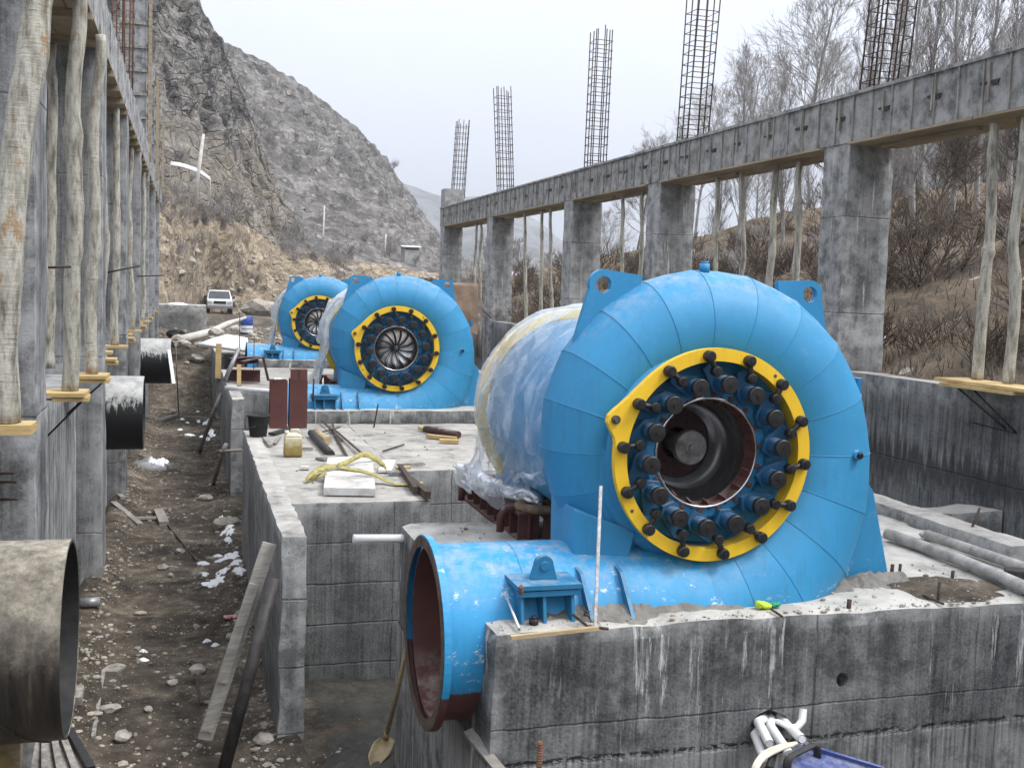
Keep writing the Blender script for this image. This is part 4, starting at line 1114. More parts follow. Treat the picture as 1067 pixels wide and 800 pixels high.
        ro = m.build('runner', M['runner_steel'], e)
        for k in range(13):
            mb = MB(); a0 = 360*k/13 + 8; p_ = []; q_ = []
            for j in range(7):
                s = j/6; r = .06 + .28*s; a = a0 + 16*s*s
                c = ang(a, r, 6.445 + .012*s); tg = V((-math.sin(R_(a)), 0, math.cos(R_(a))))
                p_.append(c - tg*(.007+.008*s)); q_.append(c + tg*(.009+.010*s) + V((0,.075*(1-.4*s),0)))
            mb.add(p_ + q_ + [v+V((0,.012,0)) for v in q_], [(j, j+1, 8+j, 7+j) for j in range(6)] + [(7+j, 8+j, 15+j, 14+j) for j in range(6)] + [(14+j, 15+j, j+1, j) for j in range(6)], True)
            mb.build('runner_blade', M['dark_metal'], ro)
        m = MB(); m.smooth = True; m.lathe([(0, 6.42), (.03, 6.425), (.062, 6.45), (.075, 6.56), (.12, 6.70)], (TC.x, 0, TC.z), (0,1,0), 32); m.build('hub', M['dark_metal'], ro)
        m = MB(); m.cyl((TC.x, 6.40, TC.z), (TC.x, 6.43, TC.z), .02, seg=8); m.build('hub_nut', M['bolt_steel'], ro)
    return e
simple('runner_steel', (.45,.45,.45), (.78,.78,.78), 3, .25, 1.0, .04)
simple('bolt_rust', (.035,.03,.028), (.13,.09,.065), 14, .7)
simple('polished_dark', (.22,.22,.225), (.45,.45,.45), 4, .3, .95, .05, stretch=(1,4,1))
simple('shaft_end', (.10,.095,.09), (.26,.25,.24), 14, .5, .5)
paint('blue_lever_shaded', (.010, .085, .185), .42, scuff=.1, dirt_lo=-9)  # case blue darkened: shade round levers and bosses is put into the colour
t1 = make_turbine(False, 'nearest blue spiral case turbine with a yellow ring and an open dark bore')
t2 = make_turbine(True, 'middle blue turbine with bladed runner showing inside its yellow ring')
for o_ in (t1, t2): o_.location += V((.045, 0, -.012))
t2.location.y += PITCH
t3 = copy_tree(t2, None, (0, PITCH, 0)); t3['label'] = 'farthest blue turbine, half hidden behind the middle one'

# generators behind the turbines, on primer-red base frames
def make_generator(label):
    e = empty('generator', (3.25, 8.1, .2), label, 'generator', 'generators behind the turbines')
    m = MB(); m.smooth = True
    m.lathe([(.3, 7.0), (.3, 7.1), (.77, 7.11), (.79, 7.15), (.79, 8.85), (.75, 8.89), (.2, 8.95), (0, 8.95)], (TC.x, 0, TC.z), (0,1,0), 64)
    m.build('stator', M['blue_paint'], e)
    m = MB(); m.lathe([(.79, 8.895), (.865, 8.895), (.872, 8.90), (.872, 8.95), (.865, 8.955), (.77, 8.955)], (TC.x, 0, TC.z), (0,1,0), 64, smooth=False); m.build('end_rim', M['yellow_paint'], e)
    for x0, x1 in ((2.62, 2.98), (3.55, 3.9)):
        m = MB(); m.box(x0, x1, 8.55, 9.1, .235, .50); m.build('foot', M['blue_dark'], e, bevel=.01)
    return e
def make_frame(label):
    e = empty('base_frame', (3.25, 9.1, 0), label, 'base frame', 'red brown base frames under the generators')
    for x0, sg in ((2.55, 1), (3.95, -1)):
        m = MB()
        m.box(x0-.07*(sg<0), x0+.20, 8.15, 10.15, .205, .23); m.box(x0+.0, x0+.2, 8.15, 10.15, -.02, .005); m.box(x0+.09, x0+.105, 8.16, 10.14, .005, .205)
        for j in range(9): m.box(x0+.012, x0+.19, 8.2+j*.235, 8.216+j*.235, .005, .205)
        m.build('rail', M['primer'], e)
    for y0 in (8.15, 9.9):
        m = MB(); m.box(2.76, 3.94, y0, y0+.18, .18, .228); m.box(2.76, 3.94, y0+.0, y0+.02, .0, .178); m.build('cross_member', M['primer'], e)
    for y0 in (8.3, 9.6):
        m = MB(); m.tube([(2.56, y0, .23), (2.48, y0, .24), (2.44, y0, .18), (2.44, y0, .05)], .032, 8)
        m.build('hook', M['primer'], e)
    m = MB()
    for y0 in (8.16, 8.6, 9.9): 
        m.box(2.5, 4.2, y0, y0+.2, -.2 if y0 > 9 else -.0, -.022)
    return e
gen = make_generator('blue generator drum with a yellow end rim, wrapped behind the nearest turbine')
frm = make_frame('red brown ribbed base frame under the wrapped generator nearest the camera')
for k in (1, 2):
    c = copy_tree(gen, None, (0, PITCH*k, 0)); c['label'] = ['', 'generator behind the middle turbine, mostly hidden', 'generator behind the farthest turbine, hidden by it'][k]
    c = copy_tree(frm, None, (0, PITCH*k, 0)); c['label'] = ['', 'red brown base frame behind the middle turbine', 'red brown base frame behind the farthest turbine'][k]

def film(name, label, off, seed, mat, y0=7.02, y1=8.85, rad=.85, lowz=.30, flare=.06):
    """clear sheet thrown over the drum: folds run down its sides and gather at the hem"""
    def fn(u, v):
        y = y0 + (y1-y0)*v
        a = (u-.5)*2                                     # -1 left hem .. 1 right hem
        s = abs(a); sg = -1 if a < 0 else 1
        fold = noise.noise(V((y*3.2 + .8*s, seed, s*.9))) ; rdg = lambda q: (1-min(1, abs(noise.noise(q))*2.6))**2; fine = 1.5*rdg(V((y*2.6+1.5*s, seed+2, s*2.2+sg*2))) + 1.0*rdg(V((y*4.2-3.5*s, seed+7, s*2.6))) + .5*rdg(V((y*7+4*s, seed+9, s*7))) - .9 + .35*noise.noise(V((y*11, s*9, seed)))
        if s < .55:
            th = s/.55*R_(100); r = rad + .035 + .042*fine*(.5+s) + .03*fold*s
            x = sg*r*math.sin(th); z = r*math.cos(th)
        else:
            k = (s-.55)/.45; r = rad+.02
            x0 = r*math.sin(R_(100)); z0 = r*math.cos(R_(100)); zl = lowz + (.34*max(0, 1-v*1.7) if a < 0 else 0) - TC.z
            x = x0 + (flare + (.13*max(0, v-.45) if a < 0 else 0))*k**1.4 + (.10*fold + .05*fine)*k; z = z0 + (zl-z0)*k + (.09*fold+.05*fine)*k
            x *= sg
        y += .05*fine*s + max(0, v-.4)*(.95*max(0, s-.35) - .10)*(1 if a < 0 else .5)
        return V((TC.x + x, y, TC.z + z))
    m = MB(); m.grid(lambda u, v: fn(u, v), 260, 150, True)
    m.grid(lambda u, v: V((0,0,0)), 2, 2) if False else None
    o = m.build(name, M[mat], fixn=False); o.location += V(off)
    return tag(o, label, 'plastic sheet', 'clear sheets over the generators')
film('plastic_sheet', 'crumpled clear plastic sheet over the blue generator, behind the nearest turbine', (0,0,0), 1, 'plastic_film')
film('plastic_sheet', 'milky plastic sheet hanging at the left behind the middle turbine', (-.03,PITCH,.1), 8, 'plastic_thick', 7.25, 8.4, .92, -.2, .2)
film('plastic_sheet', 'white plastic sheet behind the farthest turbine', (-.03,2*PITCH,.1), 9, 'plastic_thick', 7.25, 8.4, .92, -.2, .2)
# loose crumpled hem lying on the frame
m = MB()
def hem(u, v):
    t = u; c = P(480, 472, y=9.4).lerp(P(575, 505, y=8.0), t)
    c = V((2.40 + .30*t + .05*math.sin(t*9), 9.75 - 1.6*t, .35 - .05*t))
    a = 2*PI*v; r = .055 + .05*noise.noise(V((t*6, v*2, 1))) + .05*noise.noise(V((t*9, v*3, 3)))
    r *= min(1, t*6+.25, (1-t)*6+.3)
    return c + V((math.cos(a)*r*1.2, .35*r*math.sin(a*2+t*9), math.sin(a)*r))
m.grid(hem, 90, 30, True)
tag(m.build('plastic_roll', M['plastic_thick'], fixn=False), 'bunched roll of clear plastic along the edge of the brown base frame', 'plastic sheet')
# gasket ring lying on the frame end
m = MB(); q = V((2.76, 8.27, .232)); m.smooth = True
m.lathe([(.13, 0), (.2, 0), (.215, .02), (.2, .05), (.19, .06), (.145, .06), (.13, .05)], q, (0,0,1), 40, closed=True)
simple('ring_rust', (.10,.06,.035), (.24,.165,.10), 12, .6)
tag(m.build('flange_ring', M['ring_rust']), 'round rusty flange ring lying on the end of the brown base frame', 'ring')
# ---------------------------------------------------------------- penstock stubs out of the left wall
def penstock(y, xe, mat, label, r=.575, xs=-3.2):
    m = MB(); m.smooth = True; zc = -.13
    m.lathe([(r, xs), (r, xe)], (0, y, zc), (1,0,0), 72)
    m.lathe([(r, xe), (r-.018, xe+.001), (r-.02, xe-.004)], (0, y, zc), (1,0,0), 72, smooth=False)
    e = empty('penstock_pipe', (xe-.5, y, zc-r), label, 'pipe', 'penstock stubs from the left wall')
    if mat == 'penstock_steel':                            # spiral weld
        pts = []
        for k in range(70):
            a = R_(95 - 2.0*k - 25); x = xe - .95 + .0125*k
            pts.append((x, y - (r+.001)*math.cos(a)*1, zc + (r+.001)*math.sin(a)))
        m.tube(pts, .007, 5)
    m.build('shell', M[mat], e)
    m = MB(); m.smooth = True; m.lathe([(r-.02, xe-.004), (r-.02, xs)], (0, y, zc), (1,0,0), 72); m.lathe([(r-.02, xs+.4), (0, xs+.4)], (0, y, zc), (1,0,0), 48)
    m.build('lining', M['rubber_black'], e)
penstock(6.7, -.645, 'penstock_steel', 'large dusty black steel pipe end in the lower left corner')
penstock(17.9, -.645, 'tarred_pipe', 'pipe stub half painted grey and half black by the trench')
penstock(29.1, -.40, 'tarred_pipe', 'smaller looking far pipe stub above the spoil heap')
# saddles carrying them
for k, y in enumerate((6.7, 17.9, 29.1)):
    m = MB(); slab(m, -1.9, -1.32, y-.35, y+.35, -2.3, -.74, .2, .01, 300+k, .02)
    tag(m.build('pipe_saddle', M['concrete_left_edge']), ['concrete saddle below the large dusty pipe', 'concrete saddle below the grey and black pipe stub', 'concrete saddle below the far pipe stub'][k], 'saddle', 'saddles under the pipe stubs')

# ---------------------------------------------------------------- things on the platform
ZP = -.19
def lying(name, mat, pts, r, label, cat, group=None, seg=6):
    m = MB(); m.tube(pts, r, seg); return tag(m.build(name, M[mat]), label, cat, group)
def at(px, py, z): return P(px, py, z=z)

# jerrycan
q = at(305, 475, ZP); e = empty('jerrycan', q, 'dirty yellowish plastic jerrycan standing on the concrete platform', 'jerrycan')
m = MB(); m.hexa([q+V(p) for p in ((-.115,-.08,0),(.115,-.08,0),(.115,.08,0),(-.115,.08,0),(-.11,-.075,.25),(.11,-.075,.25),(.11,.075,.25),(-.11,.075,.25))])
m.hexa([q+V(p) for p in ((-.11,-.075,.25),(.11,-.075,.25),(.11,.075,.25),(-.11,.075,.25),(-.06,-.045,.305),(.08,-.045,.29),(.08,.045,.29),(-.06,.045,.305))])
m.build('body', M['jerrycan_plastic'], e, bevel=.018)
m = MB(); m.tube([q+V((-.03,0,.29)), q+V((-.02,0,.335)), q+V((.06,0,.335)), q+V((.085,0,.28))], .016, 8); m.build('handle', M['jerrycan_plastic'], e)
m = MB(); m.cyl(q+V((-.075,0,.27)), q+V((-.08,0,.325)), .026, seg=12); m.build('cap', M['hose'], e)
# bucket
q = at(269, 455, ZP); e = empty('bucket', q, 'black plastic bucket at the far end of the thin concrete wall', 'bucket')
m = MB(); m.smooth = True; m.lathe([(0, .0), (.115, 0), (.15, .29), (.165, .295), (.165, .315), (.145, .315), (.112, .02), (0, .02)], q, (0,0,1), 32); m.build('body', M['rubber_black'], e)
m = MB(); m.tube([q+V((-.165,0,.30)), q+V((-.19,-.03,.2)), q+V((-.17,-.12,.13)), q+V((-.05,-.175,.17))], .006, 5); m.build('handle', M['black_steel'], e)
# upright red I-beams with a short piece on top
def ibeam(c, w, d, h, label, name='steel_beam', rot=0):
    m = MB(); Rm = Euler((0,0,rot)).to_matrix()
    for s in (-1, 1): m.obox(V(c)+Rm@V((0, s*d/2, h/2)), (w, .012, h), Rm)
    m.obox(V(c)+V((0,0,h/2)), (.01, d-.014, h-.004), Rm)
    return tag(m.build(name, M['primer']), label, 'steel beam', 'red brown steel beams')
q = at(290, 446, ZP); ibeam(q+V((0,.1,0)), .255, .2, .72, 'left of two upright red brown steel beams on the platform')
q2 = at(310.5, 446, ZP); ibeam(q2+V((0,.1,0)), .265, .2, .73, 'right upright red brown steel beam carrying a short piece on top')
m = MB(); c = q2+V((.0,.1,.733)); m.box(c.x-.13, c.x+.13, c.y-.1, c.y+.1, c.z, c.z+.012); m.box(c.x-.13, c.x+.13, c.y-.1, c.y+.1, c.z+.14, c.z+.152); m.box(c.x-.006, c.x+.006, c.y-.1, c.y+.1, c.z+.012, c.z+.14); m.box(c.x-.125, c.x+.125, c.y-.1, c.y-.09, c.z+.012, c.z+.14)
tag(m.build('steel_beam', M['primer']), 'short red brown steel offcut on top of the upright beam', 'steel beam', 'red brown steel beams')
m = MB(); c = q + V((.07,.05,.722)); 
for k in range(5): m.rock(c+V((rnd.uniform(-.14,.1), rnd.uniform(-.05,.05), .015)), rnd.uniform(.02,.045), 1, k, .5)
tag(m.build('rag', M['white_plastic']), 'pale crumpled rag on top of the left upright beam', 'rag')
# brown steel beams lying on the far wall
def lbeam(a, b, w, h, label):
    m = MB(); a = V(a); b = V(b)
    m.beam(a+V((0,0,h-.006)), b+V((0,0,h-.006)), w, .012); m.beam(a+V((0,0,.006)), b+V((0,0,.006)), w, .012); m.beam(a+V((0,0,h/2)), b+V((0,0,h/2)), .012, h-.026)
    return tag(m.build('steel_beam', M['primer']), label, 'steel beam', 'red brown steel beams')
a = at(236, 397, -.17); b = at(271, 398, -.17); lbeam(a, b, .22, .26, 'low red brown steel beam lying across the farther wall')
a = P(240, 380, y=23.4); b = P(269, 378, y=23.6); lbeam(a, b, .16, .14, 'upper red brown beam piled on another one')
a = P(252, 377, y=23.3); b = P(274, 372, y=23.5); m = MB(); m.beam(a, b, .14, .03); m.beam(b, b+V((.12,0,-.5)), .1, .05); tag(m.build('steel_offcut', M['primer_deep']), 'bent dark steel offcut on the brown beams', 'steel offcut')
m = MB(); m.tube([P(234,397,y=22.9), P(249,363,y=23.1)], .045, 8); tag(m.build('steel_tube', M['tin']), 'grey tube leaning on the brown steel beams', 'tube')
lying('water_pipe', 'white_plastic', [P(235,404,y=21.2), P(345,413,y=17.3+3)], .045, 'long white plastic pipe lying across the middle pit', 'pipe', None, 10)
# concrete tile with the strap thrown over it
m = MB(); f0, f1, b0, b1 = at(337,516,ZP), at(391,517,ZP), at(341,483,ZP), at(388,482,ZP)
up = V((0,0,.085)); m.hexa([f0, f1, b1, b0, f0+up, f1+up, b1+up, b0+up])
tag(m.build('concrete_tile', M['concrete_pale'], bevel=.006), 'flat pale concrete tile lying on the platform edge', 'tile')
def Z(px, py, h): return P(px, py, z=ZP+h)
m = MB()
p1 = [Z(319,500,.03), Z(322,496,.06), Z(331,489,.12), Z(341,486,.14), Z(352,485,.13), Z(362,488,.11), Z(376,490,.105), Z(390,494,.10), Z(400,499,.05), Z(412,504,.02), Z(425,504,.015), Z(441,502,.02)]
sd = [V((.1,1,.55))]*4 + [V((.1,1,.2))]*5 + [V((.05,1,.05))]*3
m.ribbon(p1, sd, .10, .008)
p2 = [Z(352,485,.14), Z(361,482,.15), Z(370,477,.17), Z(378,473,.19), Z(385,474,.17), Z(393,479,.10), Z(400,485,.05), Z(402,490,.03)]
m.ribbon(p2, [V((.2,1,.8))]*8, .09, .008)
p3 = [Z(319,500,.03), Z(328,497,.02), Z(340,493,.10)]
m.ribbon(p3, V((.1,1,.3)), .10, .008)
tag(m.build('lifting_strap', M['strap'], fixn=False), 'dirty yellow lifting strap looped over the pale concrete tile', 'strap')
# bars, logs and offcuts
lying('steel_tube', 'dark_tube', [at(324,451,ZP+.05), at(345,473,ZP+.05)], .05, 'dark steel tube lying between the jerrycan and the crossed bars', 'tube', None, 10)
lying('wood_log', 'shovel_wood', [at(329,450,ZP+.05), at(341,459,ZP+.05)], .055, 'short pale wooden log beside the dark tube', 'log', None, 9)
bars = [((335,438),(357,459),.05,.02),((346,440),(350,454),.04,.1),((347,449),(362,476),.02,.02),((348,447),(377,472),.02,.05),((336,450),(354,445),.03,.06)]
for i, (a, b, h0, h1) in enumerate(bars):
    m = MB(); m.beam(at(a[0],a[1],ZP+h0), at(b[0],b[1],ZP+h1), .03, .014); tag(m.build('steel_strip', M['rebar']), ['longest rusty strip of the crossed pile, pointing left', 'short rusty strip at the crossing of the pile', 'rusty strip pointing down in the crossed pile', 'rusty strip pointing right in the crossed pile', 'rusty strip lying across the top of the crossed pile'][i], 'steel strip', 'crossed steel strips on the platform')
lying('rebar_rod', 'rebar', [at(399,470,ZP+.012), at(421,463,ZP+.012)], .011, 'thin rebar lying on the bare middle of the platform', 'rebar')
lying('starter_bar', 'rebar', [at(389,448,ZP-.05), P(394,421,y=16.4)], .012, 'thin rebar standing leaning in the platform before the middle turbine', 'rebar')
for i, (a, b, w_, mt, lab) in enumerate([((286,462),(291,455),.05,'grey_wood','small grey stick by the bucket'), ((276,456),(282,464),.06,'grey_wood','dark short stick on the thin wall end'), ((283,452),(300,447),.10,'dark_tube','dark scrap plate between bucket and upright beams'), ((315,467),(326,467),.05,'grey_wood','small wooden batten right of the jerrycan'), ((313,487),(322,487),.09,'concrete_pale','small flat concrete chip in front of the jerrycan'), ((333,478),(353,474),.13,'grey_wood','pale splintered board beside the concrete tile'), ((401,491),(406,480),.16,'concrete_pale','white board offcut right of the strap loop'), ((414,484),(441,483),.035,'grey_wood','long thin grey batten near the pit edge'), ((413,488),(427,487),.05,'new_wood','short yellow batten near the pit edge'), ((405,493),(430,492),.07,'tin','grey tube piece by the strap end'), ((404,452),(418,451),.0,'grey_wood','')]):
    if w_ == 0: continue
    m = MB(); m.beam(at(a[0],a[1],ZP+.02), at(b[0],b[1],ZP+.02), w_, .03); tag(m.build('offcut', M[mt]), lab, 'offcut', 'offcuts littering the platform')
m = MB(); pa, pb = at(424,508,ZP+.05), at(446,513,ZP+.03); m.beam(at(417,486,ZP+.03), at(433,510,ZP+.06), .05, .06); m.beam(at(427,500,ZP+.03), at(446,516,ZP+.05), .06, .08)
tag(m.build('clamp_bar', M['rebar']), 'rusty angle bars at the corner of the pit', 'steel bar')
for i, (a, b, r_, mt, lab) in enumerate([((443,447),(478,453),.055,'primer_deep','red brown tube on the platform left of the wrapped generator'), ((439,446),(449,448),.06,'new_wood','short wooden block against the red brown tube'), ((445,454),(475,457),.04,'new_wood','upper of two pale timber battens near the plastic sheet'), ((458,459),(478,460),.045,'new_wood','lower of two pale timber battens near the plastic sheet')]):
    m = MB(); m.tube([at(a[0],a[1],ZP+r_), at(b[0],b[1],ZP+r_)], r_, 8) if i == 0 else m.beam(at(a[0],a[1],ZP+.03), at(b[0],b[1],ZP+.03), r_*2, .05)
    tag(m.build('red_tube' if i == 0 else 'batten', M[mt]), lab, 'tube' if i == 0 else 'batten')
# red jack post and small clutter before the middle turbine
m = MB(); q = at(415, 421, .0); m.tube([q, P(415,394,y=q.y)], .035, 8); m.cyl(q, q+V((0,0,.06)), .11, seg=12); tag(m.build('jack_post', M['primer']), 'short red brown jack post in front of the middle turbine', 'jack')
m = MB(); m.rock(at(432,420,.05), .10, 1, 3, .5); tag(m.build('rag', M['tarp_brown']), 'brown rag at the foot of the middle turbine', 'rag')
for i, (px, y0, y1, yy, mt, r_) in enumerate([(227,394,358,24,'new_wood',.06),(205,352,300,42,'rebar',.0),(249,402,325,23.5,'rebar',.01),(326,418,395,17.2,'rebar',.015),(264,400,350,24.5,'rebar',.01)]):
    if r_ == 0: continue
    m = MB(); a = P(px, y0, y=yy); b = P(px+1, y1, y=yy)
    m.beam(a, b, r_*2, r_*2, (0,1,0)) if mt == 'new_wood' else m.tube([a, b], r_, 5)
    tag(m.build('timber_post' if mt == 'new_wood' else 'starter_bar', M[mt]), ['pale upright timber behind the brown steel beams','', 'tall thin rebar right of the pale upright timber', 'dark rebar standing left of the middle turbine pipe', 'thin rebar standing near the far blue pipe'][i], 'post' if mt == 'new_wood' else 'rebar')
m = MB(); m.beam(P(249,402,y=19.5), P(249,380,y=19.6), .07,.07,(0,1,0)); tag(m.build('timber_post', M['new_wood']), 'short timber stake beyond the upright steel beams', 'post')

# ---------------------------------------------------------------- in and on the front block
lying('water_pipe', 'white_plastic', [P(368,561,y=8.7), V((1.9, 8.72, P(425,562,y=8.7).z))], .035, 'white plastic pipe stub reaching out of the block over the pit', 'pipe', None, 14)
simple('staff_grey', (.30,.30,.30), (.62,.62,.62), 25, .5, .2)
# measuring staff leaning on the case
m = MB(); a = P(620, 651, z=.012); b = P(626, 506, y=6.2); m.beam(a, b, .019, .012, (0,1,0)); tag(m.build('levelling_staff', M['staff_grey']), 'silver metal staff leaning upright against the blue turbine', 'staff')
# yellowish stick, bars and bolts by the bracket
m = MB(); m.beam(P(532,664,z=.02), P(623,654,z=.02), .028, .022); tag(m.build('timber_lath', M['shovel_wood']), 'yellow brown wooden lath along the block edge by the bracket', 'lath')
lying('steel_rod', 'rebar', [P(597,640,z=.06), P(612,652,z=.015), P(634,655,z=.015)], .009, 'dark bent rod lying beside the leaning silver staff', 'rod')
lying('steel_rod', 'aluminium', [P(524,633,z=.02)+V((0,.0,.12)), P(541,655,z=.01)], .009, 'pale thin rod leaning under the blue bracket', 'rod')
lying('starter_bar', 'rebar_rust', [P(543,640,z=.0), P(543,611,y=6.05)], .014, 'rusty rebar stub in front of the blue bracket', 'rebar')
for i, (px, py) in enumerate(((556, 650), (613, 644))):
    m = MB(); q = P(px, py, z=.0); m.cyl(q, q+V((0,0,.035)), .03, seg=6); m.cyl(q+V((0,0,.03)), q+V((0,0,.05)), .017, seg=10)
    tag(m.build('anchor_nut', M['bolt_rust' if i else 'black_steel']), ['dark anchor nut under the blue bracket', 'rusty anchor nut by the foot of the silver staff'][i], 'nut')
# mortar bedding round the foot of the case
m = MB()
def bed(u, v):
    a = P(640 + 300*u, 640, z=0)
    path = [P(520,632,z=0), P(560,640,z=0), P(640,640,z=0), P(700,633,z=0), P(760,628,z=0), P(830,618,z=0), P(880,612,z=0), P(945,605,z=0)]
    s = u*(len(path)-1); k = min(int(s), len(path)-2); c = path[k].lerp(path[k+1], s-k)
    w = .26 + .10*noise.noise(V((u*14, 2, 0)))
    y = max(5.985, c.y + .10 - w*v); x = c.x + .03*noise.noise(V((u*30, v*3, 0)))
    h = (1-.45*sstep(.8, .95, u))*(1-v)**1.1 * (.075+.04*noise.noise(V((u*20, 5, 0)))) + .030*noise.noise(V((x*9, y*9, 1)))*(1-v)**.5 + .018*noise.noise(V((x*26, y*26, 4)))*(1-v)**.5 + .008 - .02*v
    return V((x, y, h))
m.grid(bed, 420, 26, False)
tag(m.build('mortar_bed', M['mortar'], fixn=False), 'rough grey mortar bedding along the foot of the nearest turbine', 'mortar')
m = MB()
def bed2(u, v):
    a = 2*PI*u; q = P(985, 612, z=0); r = (.42+.1*noise.noise(V((math.cos(a)*2, math.sin(a)*2, 3))))*v
    x = q.x + 1.15*r*math.cos(a); y = q.y + .8*r*math.sin(a)
    return V((x, y, .04*(1-v)*(1+noise.noise(V((x*9, y*9, 0)))) + .004 + .02*noise.noise(V((x*16, y*16, 2)))*(1-v) - .01*v))
m.grid(bed2, 60, 14, True, True)
tag(m.build('mortar_spill', M['dirt'], fixn=False), 'patch of brown spilled grit on the block near the kerb', 'mortar')
# wedge, cloths, stubs, pipes on the block
m = MB(); q = P(868, 610, z=0); m.beam(q+V((.02,-.06,.0)), q+V((-.02,.02,.16)), .045, .012, (0,1,.3)); tag(m.build('steel_wedge', M['tin']), 'small grey plate leaning at the foot of the blue case', 'plate')
m = MB(); q = P(851, 612, z=0); m.beam(q, q+V((.0,.0,.11)), .025, .02, (0,1,0)); tag(m.build('charred_stub', M['rebar']), 'charred stub at the foot of the blue case beside the small plate', 'stub')
for i, (px, py, h, r_, lab) in enumerate([(884,633,.055,.016,'lowest thick rebar stub on the front of the block'), (977,627,.14,.011,'tallest rebar stub standing in brown grit'), (992,602,.055,.013,'short rebar stub right of the tallest one'), (937,597,.07,.012,'rebar stub beside the blue foot plate'), (929,596,.06,.014,'stub hugging the corner of the blue foot plate')]):
    m = MB(); q = P(px, py, z=0); m.tube([q-V((0,0,.05)), q+V((.006,0,h))], r_, 7); tag(m.build('rebar_stub', M['rebar']), lab, 'rebar', 'rebar stubs on the nearest block')
lying('rebar_rod', 'rebar', [P(962,620,z=.012), P(983,629,z=.012)], .009, 'short rod lying by the tallest rebar stub', 'rebar')
m = MB(); q = P(797, 634, z=0)
for k in range(6): m.rock(q+V((.016*k-.04, .01*(k%2), .03-.003*k)), .034-.002*k, 2, k+2, .75)
m.m = 1
for k in range(4): m.rock(q+V((.055+.012*k, .0, .025)), .022, 2, k+9, .8)
tag(m.build('plastic_wrapper', [M['green_plastic'], M['green_cloth']]), 'crumpled lime green and teal wrapper on the edge of the block', 'wrapper')
lying('steel_rod', 'rebar', [P(803,634,z=.02), P(815,642,z=.01)], .008, 'thin rod poking from the green wrapper', 'rod')
m = MB(); m.tube([P(925,556,z=.06), P(1000,583,z=.06), P(1120,634,z=.06)], .048, 14); tag(m.build('steel_pipe', M['grey_pipe']), 'longer grey dusty pipe lying on the block inside the kerb', 'pipe', 'grey pipes on the block')
m = MB(); m.tube([P(966,557,z=.06), P(1090,599,z=.06)], .043, 14); m.rock(P(966,557,z=.05), .06, 1, 4, .6); tag(m.build('steel_pipe', M['grey_pipe']), 'shorter grey pipe close to the kerb', 'pipe', 'grey pipes on the block')
m = MB(); q = P(1064, 608, z=.0); m.obox(q+V((.05,0,.05)), (.30,.13,.10), Euler((0,0,-.55))); tag(m.build('steel_channel', M['dark_tube'], bevel=.006), 'dark channel end beside the grey pipes at the right edge', 'channel')
m = MB(); q = P(1011, 549, z=.1); m.tube([q-V((0,0,.05)), P(1021,529,y=q.y+.05)], .012, 6); tag(m.build('rebar_stub', M['rebar']), 'bent rebar stub sticking out of the kerb', 'rebar')
# plastic conduits coming out of a hole in the block face
e = empty('conduit_bundle', P(805, 760, y=5.9), 'bundle of white plastic conduits hanging out of a hole in the block', 'conduits')
cd_ = [((797,752),(790,752),(802,775),.0),((803,752),(803,757),(822,785),.02),((812,750),(822,757),(836,770),.04),((800,756),(786,765),(796,790),-.02)]
for i, (a, b, c, o) in enumerate(cd_):
    m = MB(); p0 = P(a[0], a[1]-4, y=6.02); p1 = P(b[0], b[1], y=5.86+o); p2 = P(c[0], c[1], y=5.62+o)
    m.tube([p0, p1, p2], .030 if i < 3 else .026, 12, False); m.tube([p2, p2-(p2-p1).normalized()*.06], .023, 12, True); m.build('conduit', M['white_plastic'], e)
m = MB(); m.tube([P(802,750,y=6.0), P(812,752,y=5.9), P(822,758,y=5.86), P(831,757,y=5.85), P(836,750,y=5.86), P(837,738,y=5.88)], [.014,.018,.02,.024,.026,.024], 12, False); m.build('split_conduit', M['white_plastic'], e)
# welding machine on a timber trestle, hose
yb = 5.1
e = empty('welding_machine', P(850, 800, y=yb), 'blue machine box with a black carrying handle at the bottom of the picture', 'machine')
ca, cb_ = P(832, 776, y=5.32), P(925, 804, y=5.12); cc = P(783, 800+28, y=5.0); cdn = cc + (cb_-ca)
m = MB(); dn = V((0,0,-.30)); m.hexa([cc+dn, cdn+dn, cb_+dn, ca+dn, cc, cdn, cb_, ca]); m.build('casing', M['machine_blue'], e, bevel=.012)
ax = (cb_-ca).normalized(); fx = (cc-ca).normalized()
m = MB(); m.beam(ca+ax*.03+V((0,0,.012)), cb_-ax*.02+V((0,0,.012)), .03, .02); m.build('edge_rail', M['machine_blue'], e, bevel=.003)
m = MB(); h0 = ca+ax*.13+fx*.05; h1 = ca+ax*.06+fx*.28+V((0,0,0))
m.ribbon([h0, h0+V((0,0,.06)), h0.lerp(h1,.15)+V((0,0,.085)), h0.lerp(h1,.85)+V((0,0,.085)), h1+V((0,0,.06)), h1], ax, .045, .02); m.build('carrying_handle', M['rubber_black'], e, bevel=.004)
m = MB(); 
for a_, f_ in ((.04,.10),(.05,.25),(.28,.2)): q = ca+ax*a_+fx*f_; m.cyl(q, q+V((0,0,.006)), .008, seg=10)
m.build('screw', M['bolt_steel'], e)
m = MB(); q = (cc+cb_)/2+dn
zt = q.z-.01; m.box(q.x-.75, q.x+.65, q.y-.55, q.y+.38, zt-.05, zt)
tb = empty('trestle', V((q.x, q.y, -2.1)), 'timber trestle table under the blue machine, below the picture', 'trestle'); m.build('top', M['grey_wood'], tb)
for sx in (-.68, .58):
    for sy in (-.48, .31): mm = MB(); mm.beam((q.x+sx, q.y+sy, -2.2), (q.x+sx, q.y+sy, zt-.052), .08, .08, (0,1,0)); mm.build('leg', M['grey_wood'], tb)
m = MB(); 
